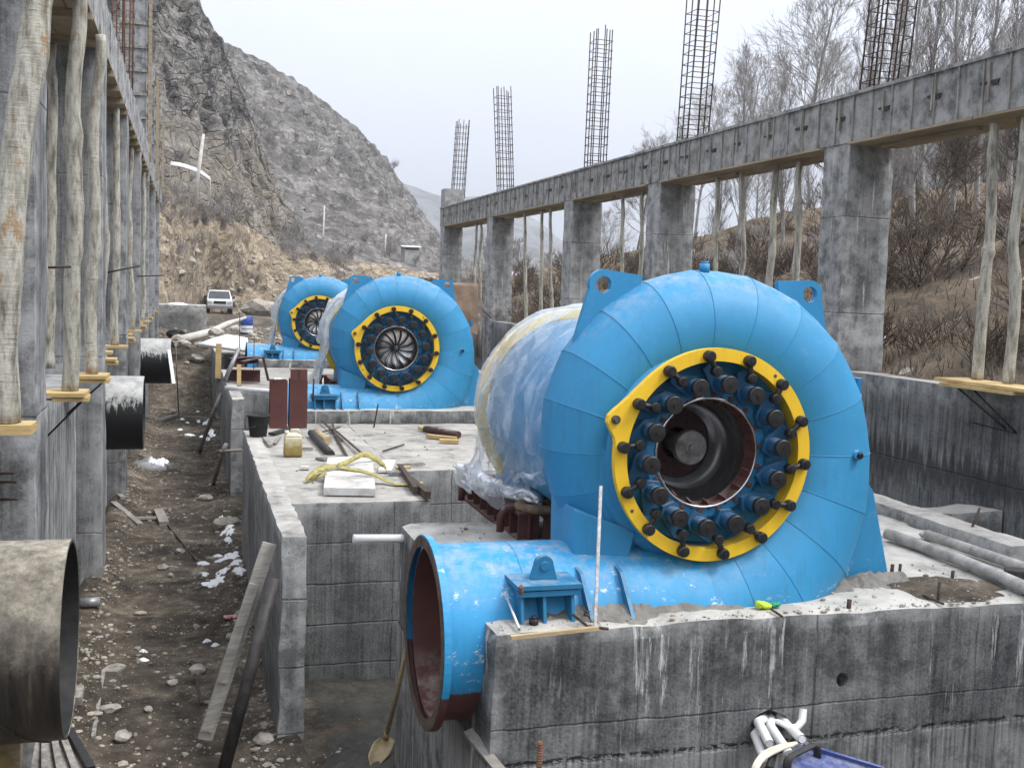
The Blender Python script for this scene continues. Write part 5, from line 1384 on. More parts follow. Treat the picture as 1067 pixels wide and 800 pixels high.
for k in range(3):
    o = k*.022; pts = [P(830-2*k, 774+1*k, y=5.26-o), P(812, 777+2*k, y=5.2-o), P(796, 784+3*k, y=5.1-o), P(786+k, 797+3*k, y=5.02-o), P(782+k, 815+3*k, y=4.98-o)]
    sm = []
    for i in range(25):
        s = i/24*4; j = min(int(s), 3); t_ = s-j
        g_ = lambda n: pts[max(0, min(4, n))]
        p0,p1,p2,p3 = g_(j-1), g_(j), g_(j+1), g_(j+2)
        sm.append(.5*((2*p1)+(p2-p0)*t_+(2*p0-5*p1+4*p2-p3)*t_*t_+(3*p1-p0-3*p2+p3)*t_**3))
    m.m = 0; m.tube(sm, .0105, 10)
tag(m.build('hose', M['hose']), 'cream coloured hose coiled beside the blue machine', 'hose')
m = MB(); a = P(800, 800, y=5.08); m.tube([a, a+V((.10,.12,.03)), a+V((.2,.2,.0))], .016, 8); m.tube([a+V((.03,.03,-.02)), a+V((.13,.16,.0))], .02, 8); tag(m.build('cable', M['rubber_black']), 'black cable lying inside the cream hose coil', 'cable')
m = MB(); q = P(563, 772, y=5.72); m.tube([(q.x, q.y, -2.15), q], .016, 8)
for k in range(60): m.cyl((q.x, q.y, q.z-.012-.016*k), (q.x, q.y, q.z-.018-.016*k), .018, seg=8)
tag(m.build('starter_bar', M['rebar_rust']), 'ribbed rusty rebar standing before the block at the bottom', 'rebar')
# boards against the left face of the block
m = MB(); m.beam(P(488,762,y=6.3), P(524,806,y=5.75), .06, .03, (0,-1,.3)); tag(m.build('board', M['grey_wood']), 'pale board end leaning at the lower left corner of the block', 'board')

# ---------------------------------------------------------------- trench things
m = MB(); a = P(216, 772, z=-2.08); b = P(283, 568, x=.74); d = (b-a); n1 = V((-.05,-1,.0))
for k, (s0, s1, o) in enumerate([(0, 1, 0), (.05, .52, -.05), (.30, .80, -.085)]):
    m.beam(a+d*s0+V((-.02+o*.3, o*.6, .02)), a+d*s1+V((-.02+o*.3, o*.6, .02)), .125-.02*k, .035, (.25,-1,.25))
tag(m.build('timber_plank', M['pale_grey_wood']), 'weathered grey planks nailed together, leaning on the thin wall end', 'plank')
m = MB(); m.tube([P(233,803,z=-2.08), P(286,602,x=.74)], .055, 12); tag(m.build('leaning_tube', M['dark_tube']), 'black tube leaning on the thin wall end in front of the grey planks', 'tube')
# shovel
e = empty('shovel', P(395, 790, z=-2.08), 'shovel with a long wooden handle leaning on the pipe flange', 'shovel')
hb = P(402, 768, z=-1.92); ht = P(425, 668, x=1.60); m = MB(); m.tube([hb, hb.lerp(ht, .5)+V((.01,.0,0)), ht], [.02,.018,.017], 9); m.build('handle', M['shovel_wood'], e)
m = MB(); d = (hb-ht).normalized(); m.tube([hb-d*.12, hb+d*.03], [.022,.026], 9); 
sd = V((.9,.25,-.15)).normalized(); tip = P(388, 803, z=-2.08); dd = (tip-hb).normalized(); nn = sd.cross(dd).normalized()
def blade(u, v):
    w = .105*(1-.75*max(0, v-.6)/.4)*min(1, .5+v*4); x = (u-.5)*2
    return hb + dd*(.33*v) + sd*(w*x) + nn*(.025*(1-x*x))
m.m = 0; m.grid(blade, 9, 10, True); bl = m.build('blade', M['shovel_wood'], e); so_ = bl.modifiers.new('thick', 'SOLIDIFY'); so_.thickness = .005
# things near the big pipe, bottom left
m = MB(); c0, c1, c2, c3 = P(38,765,y=7.6), P(72,765,y=7.7), P(95,806,y=7.1), P(30,812,y=7.0)
off = V((.03,-.02,-.05)); m.hexa([c3+off, c2+off, c1+off, c0+off, c3, c2, c1, c0])
for k in range(3): m.beam(c3.lerp(c2, .25+.25*k)+V((0,0,.02)), c0.lerp(c1, .25+.25*k)+V((0,0,.02)), .04, .03)
fo = m.build('formwork_panel', M['old_wood']); tag(fo, 'grey battered formwork panel lying under the large pipe', 'formwork panel')
m = MB(); m.beam(c1+V((0,0,.02)), c2+V((0,0,.02)), .05, .06); m.m = 0; ed = m.build('steel_edge', M['black_steel'], fo)
m = MB(); m.beam(P(-14,772,y=7.0), P(18,815,y=6.6), .10, .04, (0,-1,1)); tag(m.build('timber_plank', M['new_wood']), 'clean yellow plank in the bottom left corner', 'plank')
m = MB(); m.box(-1.32, -1.0, 7.3, 7.42, -2.15, -.74); tag(m.build('timber_block', M['soffit_wood']), 'wooden block propping the large pipe', 'timber')
# loose stuff on the trench floor
def G_(px, py):
    p = P(px, py, z=-2.08)
    for _ in range(4): p = P(px, py, z=gz(p.x, p.y))
    return p
m = MB(); q = G_(93, 633); m.tube([q+V((-.1,.0,.06)), q+V((.12,.03,.06))], .06, 14); m.m = 0; tag(m.build('tin_can', M['tin']), 'grey tin lying beside the second left pier', 'tin')
q = G_(242, 645); m = MB()
for k in range(4): m.rock(q+V((.04*k-.06, .02*(k%2), .03)), .05, 1, k, .5)
tag(m.build('plastic_wrapper', M['red_wrapper']), 'crumpled red and white wrapper on the trench floor', 'wrapper')
m = MB(); q = G_(159, 489)
def bag(u, v):
    a = 2*PI*u; r = .34*(1+.3*noise.noise(V((math.cos(a)*2, math.sin(a)*2, 1))))*math.sin(v*PI/2)
    return q + V((r*1.25*math.cos(a), r*.7*math.sin(a), .02+.22*math.cos(v*PI/2)*(1+.5*noise.noise(V((math.cos(a)*3*v, math.sin(a)*3*v, 2))))))
m.grid(bag, 40, 14, True, True); tag(m.build('plastic_bag', M['plastic_thick'], fixn=False), 'crumpled clear plastic bag on the trench floor by the pipe stub', 'plastic bag')
for i, (a, b, w_, h_, mt, lab) in enumerate([((118,525),(146,548),.10,.05,'grey_wood','long plank lying at the left in the trench'), ((139,541),(176,540),.06,.04,'grey_wood','plank lying across the trench end of the long one'), ((165,534),(171,548),.16,.08,'grey_wood','short thick board pile in the trench'), ((122,696),(113,702),.18,.03,'grey_wood','small flat board among stones near the big pipe'), ((200,690),(210,735),.03,.03,'rebar','thin rod lying in front of the leaning planks'), ((108,700),(97,770),.035,.03,'old_wood','thin stick lying beside the large pipe'), ((110,505),(128,520),.09,.05,'old_wood','dark board against the second left pier'), ((192,437),(225,440),.10,.12,'old_wood','dark timber lying across the far trench'), ((165,440),(185,434),.08,.08,'grey_wood','grey timber at the far end of the trench'), ((214,742),(246,747),.03,.03,'old_wood','thin stick under the leaning planks'), ((173,545),(205,585),.02,.02,'rebar','thin bent rod lying along the trench floor'), ((83,722),(80,735),.08,.08,'old_wood','small dark wood chunk beneath the large pipe rim')]):
    m = MB(); A = G_(*a); B = G_(*b); m.beam(A+V((0,0,h_/2)), B+V((0,0,h_/2)), w_, h_)
    tag(m.build('scrap_timber' if mt != 'rebar' else 'rebar_rod', M[mt]), lab, 'timber' if mt != 'rebar' else 'rebar')
# rods leaning on the far pit wall
m = MB(); A = G_(222, 505); m.tube([A, P(232,470,y=20.4), P(236,462,y=20.4)], .04, 7); tag(m.build('leaning_tube', M['grey_wood']), 'grey bent pole leaning against the middle thin wall', 'pole')
m = MB(); A = G_(208, 470); m.tube([A, P(222,430,y=24), P(231,410,y=24)], .045, 7); tag(m.build('leaning_tube', M['old_wood']), 'weathered pole leaning against the farther thin wall', 'pole')
m = MB(); m.tube([P(228,470,y=20.4), P(252,469,y=20.4)], .03, 6); tag(m.build('tie_rod', M['grey_wood']), 'short rod tied across the middle thin wall end', 'rod')
m = MB(); A = G_(186, 430); m.tube([A, P(183,360,y=33)], .02, 6); tag(m.build('starter_bar', M['grey_wood']), 'thin pale stake standing on the spoil heap', 'stake')
m = MB(); A = P(181,400,y=28); m.beam(A, P(176,365,y=28.6), .08, .04); tag(m.build('white_scrap', M['white_plastic']), 'white scrap strip beside the far pipe stub', 'scrap')
# snow patches
n = 0
for cx, cy, sx, sy, kk in [(238,590,.28,.5,6),(242,560,.2,.5,5),(230,578,.3,.3,4),(222,452,.3,.9,5),(205,430,.25,.5,3),(210,455,.2,.6,3),(145,680,.2,.12,2),(215,677,.15,.08,2),(235,545,.25,.4,4),(220,600,.3,.25,4),(197,447,.3,.4,3)]:
    for j in range(kk):
        q = G_(cx+rnd.gauss(0, 6), cy+rnd.gauss(0, 8)); m = MB(); s_ = rnd.uniform(.5, 1)
        if q.x > .74: q.x = .6
        def patch(u, v):
            a = 2*PI*u; r = v*(1+.9*noise.noise(V((math.cos(a)*1.9+n, math.sin(a)*1.9, n)))+.35*noise.noise(V((math.cos(a)*5+n, math.sin(a)*5, n))))
            x = q.x + sx*.42*s_*r*math.cos(a); y = q.y + sy*.5*s_*r*math.sin(a)
            return V((x, y, max(gz(x, y), gz(q.x, q.y)-.05) + .035*(1-v*v) - .012*v))
        m.grid(patch, 40, 6, True, True); n += 1
        tag(m.build('snow_patch', M['snow'], fixn=False), 'small patch of old snow on the trench floor beside the thin walls', 'snow', 'snow patches on the trench floor')
# stones: countable ones as things, the rest as gravel
big = [(340,412,.0)]
bs = [(345/1.906,595/1.906)]
stones = [(180,431,.22),(188,576,.1),(236,548,.24),(215,520,.14),(165,480,.1),(150,470,.1),(205,600,.1),(170,592,.08),(120,697,.09),(250,640,.09),(240,665,.1),(205,700,.12),(115,740,.1),(100,745,.06),(128,770,.11),(187,617,.07),(230,445,.16),(175,410,.2),(200,395,.25),(206,375,.35),(195,380,.2),(187,395,.22),(212,362,.25),(225,348,.3),(178,600,.06),(160,655,.06),(180,712,.07),(146,640,.07),(275,772,.1),(210,640,.06),(155,740,.07),(215,420,.18),(190,360,.3),(245,344,.25),(262,350,.2)]
for i, (px, py, r_) in enumerate(stones):
    q = G_(px, py)
    if q.y > 37: q = P(px, py, y=38.5)
    m = MB(); m.rock(q+V((0,0,r_*.2)), r_*.8, 2, i+1, .6)
    tag(m.build('stone', M['stone']), 'loose pale stone lying on the dirt of the trench', 'stone', 'loose stones in the trench')
m = MB(); rg2 = random.Random(3)
for i in range(6500):
    y = 7.2 + 30*rg2.random()**1.7; x = (rg2.uniform(-1.2, .95) if rg2.random() < .6 else (-1.05+abs(rg2.gauss(0,.18)) if rg2.random() < .5 else .78-abs(rg2.gauss(0,.16)))) if rg2.random() < .85 else rg2.uniform(.9, 1.7)
    if x > .78 and y > 9.3: continue
    r_ = .008 + .03*rg2.random()**3.5
    if noise.noise(V((x*1.3, y*1.3, 8))) < -.25 and rg2.random() < .7: continue
    m.rock((x, y, gz(x, y)+r_*.25), r_, 0 if r_ < .02 else 1, i*.37, .65)
for i in range(1500):
    y = rg2.uniform(36, 60); x = rg2.uniform(-4, 9); r_ = .03 + .16*rg2.random()**4
    m.rock((x, y, gz(x, y)+r_*.2), r_, 1, i*.41, .6)
kind(m.build('gravel', M['gravel'], origin=(0,0,0), fixn=False), 'stuff')
m = MB()
for i in range(900):
    k = rg2.random()
    if k < .6: x, y, z = rg2.uniform(1.75, 6.3), 5.97+rg2.random()**2*1.0, .003
    elif k < .85: x, y, z = rg2.uniform(1.05, 5), rg2.uniform(10.9, 17), -.195
    else: x, y, z = rg2.uniform(2, 4), rg2.uniform(7.4, 8.9), .003
    r_ = .004+.016*rg2.random()**4; m.rock((x, y, z+r_*.2), r_, 0, i*.3, .7)
kind(m.build('grit', M['gravel'], origin=(0,0,0), fixn=False), 'stuff')
# ---------------------------------------------------------------- yard and far things
# white car facing us
q = P(228, 336, y=87); q.z = gz(q.x, 87)
e = empty('parked_car', q, 'white off-road car parked facing us at the foot of the brown slope', 'car')
m = MB(); w = .92
prof = [(-2.3,.42),(-2.32,.75),(-2.25,1.02),(-1.1,1.12),(-.55,1.72),(-.3,1.78),(1.5,1.76),(2.25,1.15),(2.3,.45)]
L_ = [q+V((-w*(1 if z < 1.2 else .84), y, z)) for y, z in prof]; R2 = [q+V((w*(1 if z < 1.2 else .84), y, z)) for y, z in prof]
m.add(L_+R2, [list(range(9)), list(range(9,18))[::-1]] + [(i, (i+1)%9, 9+(i+1)%9, 9+i) for i in range(9)], False)
m.build('body', M['car_paint'], e, bevel=.05)
m = MB(); m.add([q+V(p) for p in ((-.80,-1.05,1.14),(.80,-1.05,1.14),(.70,-.55,1.70),(-.70,-.55,1.70),(-.82,-1.12,1.14),(.82,-1.12,1.14),(.72,-.62,1.70),(-.72,-.62,1.70))], [(4,5,6,7),(0,1,5,4),(1,2,6,5),(2,3,7,6),(3,0,4,7)]); m.build('windscreen', M['car_glass'], e)
m = MB(); m.box(q.x-.45, q.x+.45, q.y-2.36, q.y-2.30, q.z+.78, q.z+.98); m.build('grille', M['black_steel'], e)
m = MB(); m.box(q.x-.93, q.x+.93, q.y-2.42, q.y-2.3, q.z+.42, q.z+.66); m.build('bumper', M['tin'], e, bevel=.03)
for s in (-1, 1):
    m = MB(); m.box(q.x+s*.72-.16, q.x+s*.72+.16, q.y-2.36, q.y-2.28, q.z+.8, q.z+.98); m.build('headlight', M['aluminium'], e)
    m = MB(); m.box(q.x+s*1.05-.1, q.x+s*1.05+.1, q.y-.95, q.y-.85, q.z+1.15, q.z+1.33); m.build('mirror', M['black_steel'], e)
    for yy in (-1.5, 1.45): m = MB(); m.cyl(q+V((s*.95,yy,.36)), q+V((s*.7,yy,.36)), .36, seg=20); m.build('wheel', M['rubber_black'], e)
# blue barrel with a white band
q = P(257, 338, y=55); q.z = gz(q.x, 55)-.05; e = empty('barrel', q, 'blue barrel with a white lower half on the rubble yard', 'barrel')
m = MB(); m.smooth = True; m.lathe([(0,0),(.3,0),(.3,.9),(.28,.92),(0,.92)], q, (0,0,1), 28)
for z in (.3, .6): m.lathe([(.3,z-.02),(.315,z),(.3,z+.02)], q, (0,0,1), 28)
m.build('drum', M['barrel_blue'], e); m = MB(); m.smooth = True; m.lathe([(.303,.12),(.303,.46)], q, (0,0,1), 28); m.build('band', M['white_plastic'], e)
# concrete box, fallen pale trunk
a = P(173, 345, y=50); b = P(215, 345, y=50); m = MB(); slab(m, a.x-.9, b.x, 50, 52.5, -.9, .82, .3, .02, 400, .05)
tag(m.build('concrete_box', M['concrete_slab']), 'square grey concrete box standing on the yard before the car', 'concrete box')
m = MB(); m.rock(P(187,318,y=50.8)+V((0,0,.02)), .35, 2, 4, .3); tag(m.build('snow_patch', M['snow']), 'thin snow on top of the concrete box', 'snow')
pts = [P(188,354,y=40), P(204,350,y=40.5), P(222,345,y=42), P(238,337,y=44), P(256,331,y=46)]
m = MB(); m.tube(pts, [.17,.15,.13,.11,.06], 9); tag(m.build('fallen_trunk', M['pole_pale']), 'pale fallen tree trunk lying on the heap before the barrel', 'trunk')
m = MB(); m.rock(P(187,355,y=39.6), .35, 2, 7, .7); tag(m.build('stone', M['stone']), 'grey boulder at the butt of the fallen trunk', 'stone')
m = MB(); m.rock(P(183,348,y=42), .25, 2, 9, .8); tag(m.build('tyre_scrap', M['rubber_black']), 'black scrap lying beside the concrete box', 'scrap')
m = MB(); m.rock(P(268,322,y=88), 1.5, 2, 5, .55); tag(m.build('stone', M['stone']), 'large pale boulder at the foot of the slope behind the barrel', 'stone')
# pale sheet roofed over the farthest wall
m = MB(); A,B,C_,D = P(206,358,y=30.5), P(260,363,y=30.5), P(258,352,y=34), P(222,352,y=34); up = V((0,0,.05))
mid = (A+B+C_+D)/4+V((0,0,.22)); m.add([A,B,C_,D,mid,A-up,B-up,C_-up,D-up], [(0,1,4),(1,2,4),(2,3,4),(3,0,4),(0,5,6,1),(1,6,7,2),(2,7,8,3),(3,8,5,0),(8,7,6,5)], False)
tag(m.build('draped_sheet', M['white_plastic'], fixn=False), 'white sheet draped over the farthest thin wall end', 'sheet')
m = MB(); m.tube([P(206,358,y=30.3), P(261,366,y=30.3)], .05, 8); tag(m.build('water_pipe', M['white_plastic']), 'white pipe along the edge of the white sheet', 'pipe')
# covered crate behind the middle turbine
A = P(462, 372, y=21.2); zt = P(480, 296, y=21.2).z; x0 = P(455,300,y=21.2).x; x1 = P(495,300,y=21.2).x
e = empty('crate', ((x0+x1)/2, 21.9, -.2), 'tall crate under a brown tarpaulin behind the middle turbine', 'crate')
m = MB(); m.box(x0, x1, 21.2, 22.6, -.2, zt-.02); m.build('box', M['carton'], e, bevel=.03)
m = MB()
def tp(u, v):
    x = x0-.05 + (x1-x0+.1)*u; k = v*2.6
    if k < 1: y = 22.65 - 1.5*k; z = zt + .015
    else: y = 21.15 - .05*(k-1); z = zt - (k-1)*.62 - .12*noise.noise(V((u*5, 1, 0)))*(k-1)
    return V((x, y + .03*noise.noise(V((x*5, z*3, 0))), z + .02*noise.noise(V((x*6, y*6, 1)))))
m.grid(tp, 40, 40, True); m.build('tarpaulin', M['tarp_brown'], e, fixn=False)
m = MB()
def tp2(u, v):
    y = 22.7 - 1.55*u; k = v*1.6
    x = x1+.03+.02*k if k > .3 else x1-.25+k; z = zt+.02-max(0, k-.3)*.6-.1*noise.noise(V((u*4, 3, 0)))*k
    return V((x+.07*noise.noise(V((y*4, z*4, 0)))*k+ .1*k, y, z))
m.grid(tp2, 30, 24, True); tag(m.build('plastic_sheet', M['plastic_thick'], fixn=False), 'pale plastic flap hanging off the right side of the covered crate', 'plastic sheet')
# utility poles and huts
def upole(pb, pt, y, label):
    m = MB(); a = P(*pb, y=y); b = P(*pt, y=y); m.tube([a-(b-a)*.25, b], [.16 if y < 100 else .13,.11], 8); m.beam(b+V((-.3,0,-.25)), b+V((.3,0,-.25)), .07, .07)
    tag(m.build('utility_pole', M['pole_pale']), label, 'utility pole', 'utility poles on the slopes')
upole((204,201), (212,140), 84, 'leaning pale utility pole at the top of the brown cut slope')
upole((336,262), (338,214), 150, 'thin pale pole on the scree slope farther right')
upole((401,262), (402,244), 150, 'short distant pole near the foot of the scree slope')
m = MB(); pts = [P(178,170,y=90), P(187,171,y=90), P(197,174,y=90), P(208,178,y=90), P(219,186,y=90)]
m.ribbon(pts, V((0,1,.5)), .7, .12); e = empty('shelter', P(198,190,y=90), 'curved white roofed shelter high on the brown slope', 'shelter'); m.build('roof', M['house_roof'], e)
m = MB()
for p in pts: m.tube([p, p-V((0,-.5,2.2))], .05, 6)
m.m = 0; m.build('post', M['pole_pale'], e)
def hut(px, py, y, w, d, h, label, rot=0):
    q = P(px, py, y=y); e = empty('house', q, label, 'house', 'small houses in the valley')
    m = MB(); m.box(q.x-w/2, q.x+w/2, q.y-d/2, q.y+d/2, q.z-2, q.z+h); m.build('wall', M['house_wall'], e)
    m = MB(); x0, x1, y0, y1 = q.x-w/2-.4, q.x+w/2+.4, q.y-d/2-.4, q.y+d/2+.4; z = q.z+h
    m.add([(x0,y0,z),(x1,y0,z),(x1,y1,z),(x0,y1,z),(x0,(y0+y1)/2,z+h*.45),(x1,(y0+y1)/2,z+h*.45)], [(0,1,5,4),(2,3,4,5),(0,4,3),(1,2,5),(3,2,1,0)]); m.build('roof', M['house_roof'], e)
    for s in (-.25, .25): m = MB(); m.box(q.x+s*w-.5, q.x+s*w+.5, q.y-d/2-.05, q.y-d/2+.02, q.z+h*.3, q.z+h*.75); m.build('window', M['door_dark'], e)
hut(427, 262, 150, 1.9, 3, .55, 'pale hut at the foot of the scree slope')
hut(545, 300, 150, 4.0, 4, 1.6, 'white roofed house seen beside the fourth right column')
hut(549, 326, 100, 2.6, 3, 1.3, 'lower pale house among the shrubs beside the fourth right column')

# ---------------------------------------------------------------- bare trees and shrubs
def grow(m, p, d, L, r, lev, rr, spread, up, maxlev, nseg=3, kids=(3,5)):
    pts = [p]; q = p.copy(); dd = d.copy()
    for i in range(nseg):
        dd = (dd + V((rr.gauss(0,.10), rr.gauss(0,.10), rr.gauss(0,.06)+up))).normalized(); q = q + dd*L/nseg; pts.append(q)
    m.tube(pts, [r*(1-.65*i/nseg) for i in range(nseg+1)], 5 if lev == 0 else 3, False)
    if lev >= maxlev: return
    n = rr.randint(*kids)
    for k in range(n):
        s = rr.uniform(.25, 1.0); i = min(int(s*nseg), nseg-1); t_ = s*nseg-i
        b = pts[i].lerp(pts[i+1], t_); u, w_ = frame_of(dd); a = rr.uniform(0, 2*PI)
        nd = (dd*math.cos(spread) + (u*math.cos(a)+w_*math.sin(a))*math.sin(spread)).normalized()
        grow(m, b, nd, L*rr.uniform(.45,.7), max(.009, r*.5), lev+1, rr, spread*rr.uniform(.85,1.1), up, maxlev, 3, kids)
def tree_proto(kind_, seed, H, trunk_mat, crown_mat):
    rr = random.Random(seed); e = empty('bare_tree', (0,0,0), '', 'tree'); mt = MB(); mc = MB()
    pts = [V((0,0,-.5))]; q = V((0,0,-.5)); d = V((rr.gauss(0,.03), rr.gauss(0,.03), 1))
    for i in range(10):
        d = (d + V((rr.gauss(0,.035), rr.gauss(0,.035), 0))).normalized(); q = q + d*(H+.5)/10; pts.append(q.copy())
    r0 = H*.0115
    mt.tube(pts, [r0*(1-.085*i) for i in range(11)], 7)
    n = 84 if kind_ == 'poplar' else 44
    for k in range(n):
        s = (.16 if kind_ == 'poplar' else .28) + (.84 if kind_ == 'poplar' else .72)*k/n + rr.uniform(-.02,.02); s = min(.985, s); i = min(int(s*10), 9); b = pts[i].lerp(pts[i+1], s*10-i)
        a = rr.uniform(0, 2*PI)
        if kind_ == 'poplar': el = R_(rr.uniform(62,76)); L = H*.17*(1.15-.8*s)*rr.uniform(.7,1.3); grow(mc, b, V((math.cos(a)*math.cos(el), math.sin(a)*math.cos(el), math.sin(el))), L, r0*.25*(1.1-s), 1, rr, R_(22), .10, 3, kids=(4,5))
        else: el = R_(rr.uniform(25,60)); L = H*.30*(1.15-.75*s)*rr.uniform(.7,1.2); grow(mc, b, V((math.cos(a)*math.cos(el), math.sin(a)*math.cos(el), math.sin(el))), L, r0*.36*(1.1-s), 1, rr, R_(34), .07, 4, kids=(4,4))
    mt.build('trunk', M[trunk_mat], e, fixn=False); mc.build('crown', M[crown_mat], e, fixn=False)
    return e
protos = [tree_proto('poplar', 1, 13, 'twig_pale', 'twig'), tree_proto('round', 2, 10, 'twig_pale', 'twig_pale'), tree_proto('poplar', 3, 12, 'twig_pale', 'twig_pale'), tree_proto('round', 5, 6, 'twig_dark', 'twig_dark'), tree_proto('round', 8, 9, 'twig', 'twig')]
used = [0]*len(protos)
def plant(k, px, py, y, s, label, group):
    q = P(px, py, y=y); base = V((q.x, y, bank_z(q.x, y)-.1 if 8.8 < q.x < 33 and 4 < y < 66 else q.z))
    o = protos[k] if not used[k] else copy_tree(protos[k]); used[k] += 1
    o.location = base; o.rotation_euler = (0, 0, rnd.uniform(0, 6.28)); o.scale = (s, s, s)
    o['label'] = label; o['group'] = group
GT = 'bare trees behind the right beam'
plant(0, 957, 260, 42, .92, 'tall slim poplar right of the first rebar cage', GT)
plant(0, 1001, 260, 44, .98, 'tall slim poplar between two others at the upper right', GT)
plant(0, 1046, 260, 46, 1.02, 'tall slim poplar at the upper right edge', GT)
plant(2, 985, 270, 58, .85, 'thinner poplar in the row behind, right of the first column', GT)
plant(1, 822, 290, 44, 1.05, 'broad pale bare tree above the beam between two rebar cages', GT)
plant(1, 775, 290, 40, .72, 'pale round bare tree close right of the second rebar cage', GT)
plant(1, 864, 290, 50, .85, 'pale bare tree left of the nearest column top', GT)
plant(2, 884, 280, 52, .8, 'slim pale tree just left of the nearest rebar cage', GT)
plant(1, 722, 300, 48, .7, 'pale bare tree behind the second column', GT)
plant(4, 660, 300, 52, .62, 'thin bare tree showing over the beam between second and third columns', GT)
plant(1, 690, 300, 55, .66, 'pale bare tree between the props by the second column', GT)
plant(2, 765, 290, 33, .55, 'white stemmed sapling behind the props', GT)
plant(2, 815, 290, 30, .5, 'white stemmed sapling close behind the two thick props', GT)
plant(4, 1020, 255, 52, .8, 'dense bare tree at right behind the pale bent prop', GT)
plant(4, 960, 262, 48, .7, 'dense bare tree right of the nearest column', GT)
plant(4, 920, 268, 56, .75, 'dense bare tree behind the nearest column', GT)
plant(4, 1075, 250, 50, .8, 'dense bare tree at the far right', GT)
plant(3, 968, 262, 23, .62, 'dark leaning bare tree on the bank right of the nearest column', GT)
plant(3, 1008, 270, 24, .5, 'small dark bare tree in the middle of the bank', GT)
plant(3, 862, 285, 22, .6, 'dark bare bush tree left of the nearest column', GT)
plant(3, 1050, 245, 26, .6, 'dark bare tree high on the bank at the right', GT)
plant(4, 540, 305, 75, .4, 'grey bare tree beside the fourth column', GT)
plant(4, 600, 305, 70, .42, 'grey bare tree beside the third column', GT)
plant(4, 510, 305, 80, .45, 'grey bare tree between the far columns', GT)
plant(4, 575, 308, 60, .32, 'low bare tree behind the far props', GT)
plant(1, 640, 305, 62, .6, 'pale bare tree right of the third column', GT)
for px, y, s, k, lab in ((700, 66, .72, 2, 'slim grey poplar far behind the second rebar cage'), (745, 62, .80, 0, 'slim grey poplar right of the second rebar cage'), (790, 70, .95, 1, 'broad bare tree in the far row above the beam'), (845, 66, .92, 2, 'slim pale poplar in the far row left of the first rebar cage'), (930, 60, .9, 0, 'slim poplar just right of the first rebar cage'), (1025, 78, .8, 2, 'thin pale poplar in the far row at upper right')):
    plant(k, px, 275, y, s, lab, GT)
for px, y, s, lab in ((925, 24, .62, 'pale slender sapling on the bank beside the nearest column'), (948, 27, .7, 'pale slender sapling rising from the brown bank'), (985, 25, .66, 'white stemmed sapling in the middle of the bank'), (1012, 30, .75, 'pale slender tree high on the bank left of the right props'), (1045, 28, .72, 'pale slender tree on the bank between the two right props'), (875, 26, .6, 'pale sapling just left of the nearest column')):
    plant(2, px, 300, y, s, lab, GT)
# shrubs
def shrub_proto(seed, mat, n, H):
    rr = random.Random(seed); m = MB()
    for k in range(n):
        a = rr.uniform(0, 2*PI); el = R_(rr.uniform(30, 85)); grow(m, V((rr.gauss(0,.12)*H, rr.gauss(0,.12)*H, -.05)), V((math.cos(a)*math.cos(el), math.sin(a)*math.cos(el), math.sin(el))), H*rr.uniform(.5,.9), .012*H, 1, rr, R_(30), .06, 3, kids=(3,4))
    return m.build('shrub', M[mat], origin=(0,0,0), fixn=False)
simple('twig_grey', (.19,.175,.165), (.34,.32,.305), 3, .95, coord='pos')
sp = [shrub_proto(11, 'twig_dark', 22, 1.0), shrub_proto(12, 'twig_grey', 14, 1.0), shrub_proto(13, 'twig_grey', 16, 1.0)]
su = [0]*3
def shrub(k, loc, s, label, group):
    o = sp[k] if not su[k] else sp[k].copy()
    if su[k]: COL.objects.link(o)
    su[k] += 1; o.location = loc; o.scale = (s*1.2, s*1.2, s); o.rotation_euler = (0,0,rnd.uniform(0,6)); tag(o, label, 'shrub', group)
rs = random.Random(5); n = 0
while n < 150:
    y = rs.uniform(9, 44); x = 8.9 + 16*rs.random()**1.3 if n < 110 else 9.3 + 5*rs.random()
    shrub(rs.choice([0,0,0,0,1]), (x, y, bank_z(x, y)-.05), rs.uniform(.4, 1.05), 'bare twiggy shrub growing on the brown bank', 'shrubs on the right bank'); n += 1
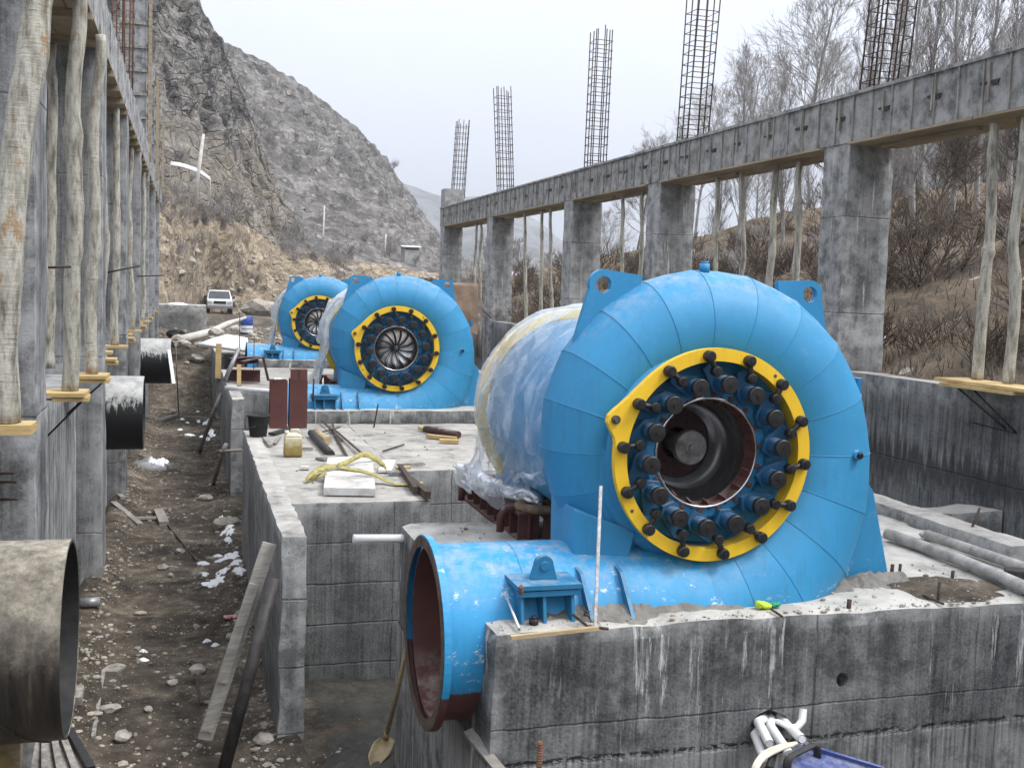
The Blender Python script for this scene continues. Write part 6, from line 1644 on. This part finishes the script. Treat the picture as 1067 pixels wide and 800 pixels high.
dg = bpy.context.evaluated_depsgraph_get(); dg.update()
def drop(px, py):
    c = V((px-533.5, py-400, F)); d = V((c.dot(_xc), c.dot(_yc), c.dot(_zc))).normalized()
    o = V((0,0,CAMZ))
    for nm in ('earth_bank', 'rocky_hill', 'scree_hill', 'ground'):
        ob = bpy.data.objects[nm]; h, l, nn, i = ob.ray_cast(o, d)
        if h: return l
for i in range(70):
    if i < 30: px, py = rs.gauss(222, 28), rs.gauss(225, 11)
    elif i < 50: px, py = rs.gauss(345, 40), rs.gauss(268, 8)
    else: px, py = rs.uniform(180, 460), rs.uniform(150, 290)
    l = drop(px, py)
    if l is None or l.y < 45: continue
    shrub(rs.choice([1,1,2]), l-V((0,0,.1)), rs.uniform(.7, 1.7)*(l.y/100), 'grey leafless shrub on the slope above the brown cut', 'shrubs on the left slope')
for i in range(24):
    px = rs.uniform(480, 720); y = rs.uniform(48, 110); q = P(px, 318, y=y)
    q.z = gz(q.x, y)
    shrub(rs.choice([1,2]), q, rs.uniform(.6, 1.5), 'grey thicket shrub in the valley behind the far columns', 'thicket shrubs behind the far columns')
for i in range(70):
    if i < 40: px, py = rs.uniform(172, 300), rs.uniform(250, 325)
    else: px, py = rs.uniform(280, 470), rs.uniform(275, 318)
    l = drop(px, py)
    if l is None or l.y > 118: continue
    m = MB(); m.rock(l, .15+.55*rs.random()**3, 1, i+1, .7); tag(m.build('stone', M['stone']), 'loose boulder on the brown cut slope', 'stone', 'boulders on the cut slope')
# dry grass and dead stalks on the bank
m = MB()
for i in range(14000):
    y = rs.uniform(8.5, 36); x = 8.8 + 9*rs.random()**1.4; z = bank_z(x, y); h = rs.uniform(.08, .32); a = rs.uniform(0, 6.28)
    b = V((x, y, z)); tt = b + V((math.cos(a)*h*.6, math.sin(a)*h*.6, h)); sd = V((-math.sin(a), math.cos(a), 0))*.008
    m.add([b-sd, b+sd, tt], [(0,1,2)], False)
kind(m.build('dry_grass', M['twig'], origin=(0,0,0), fixn=False), 'stuff')
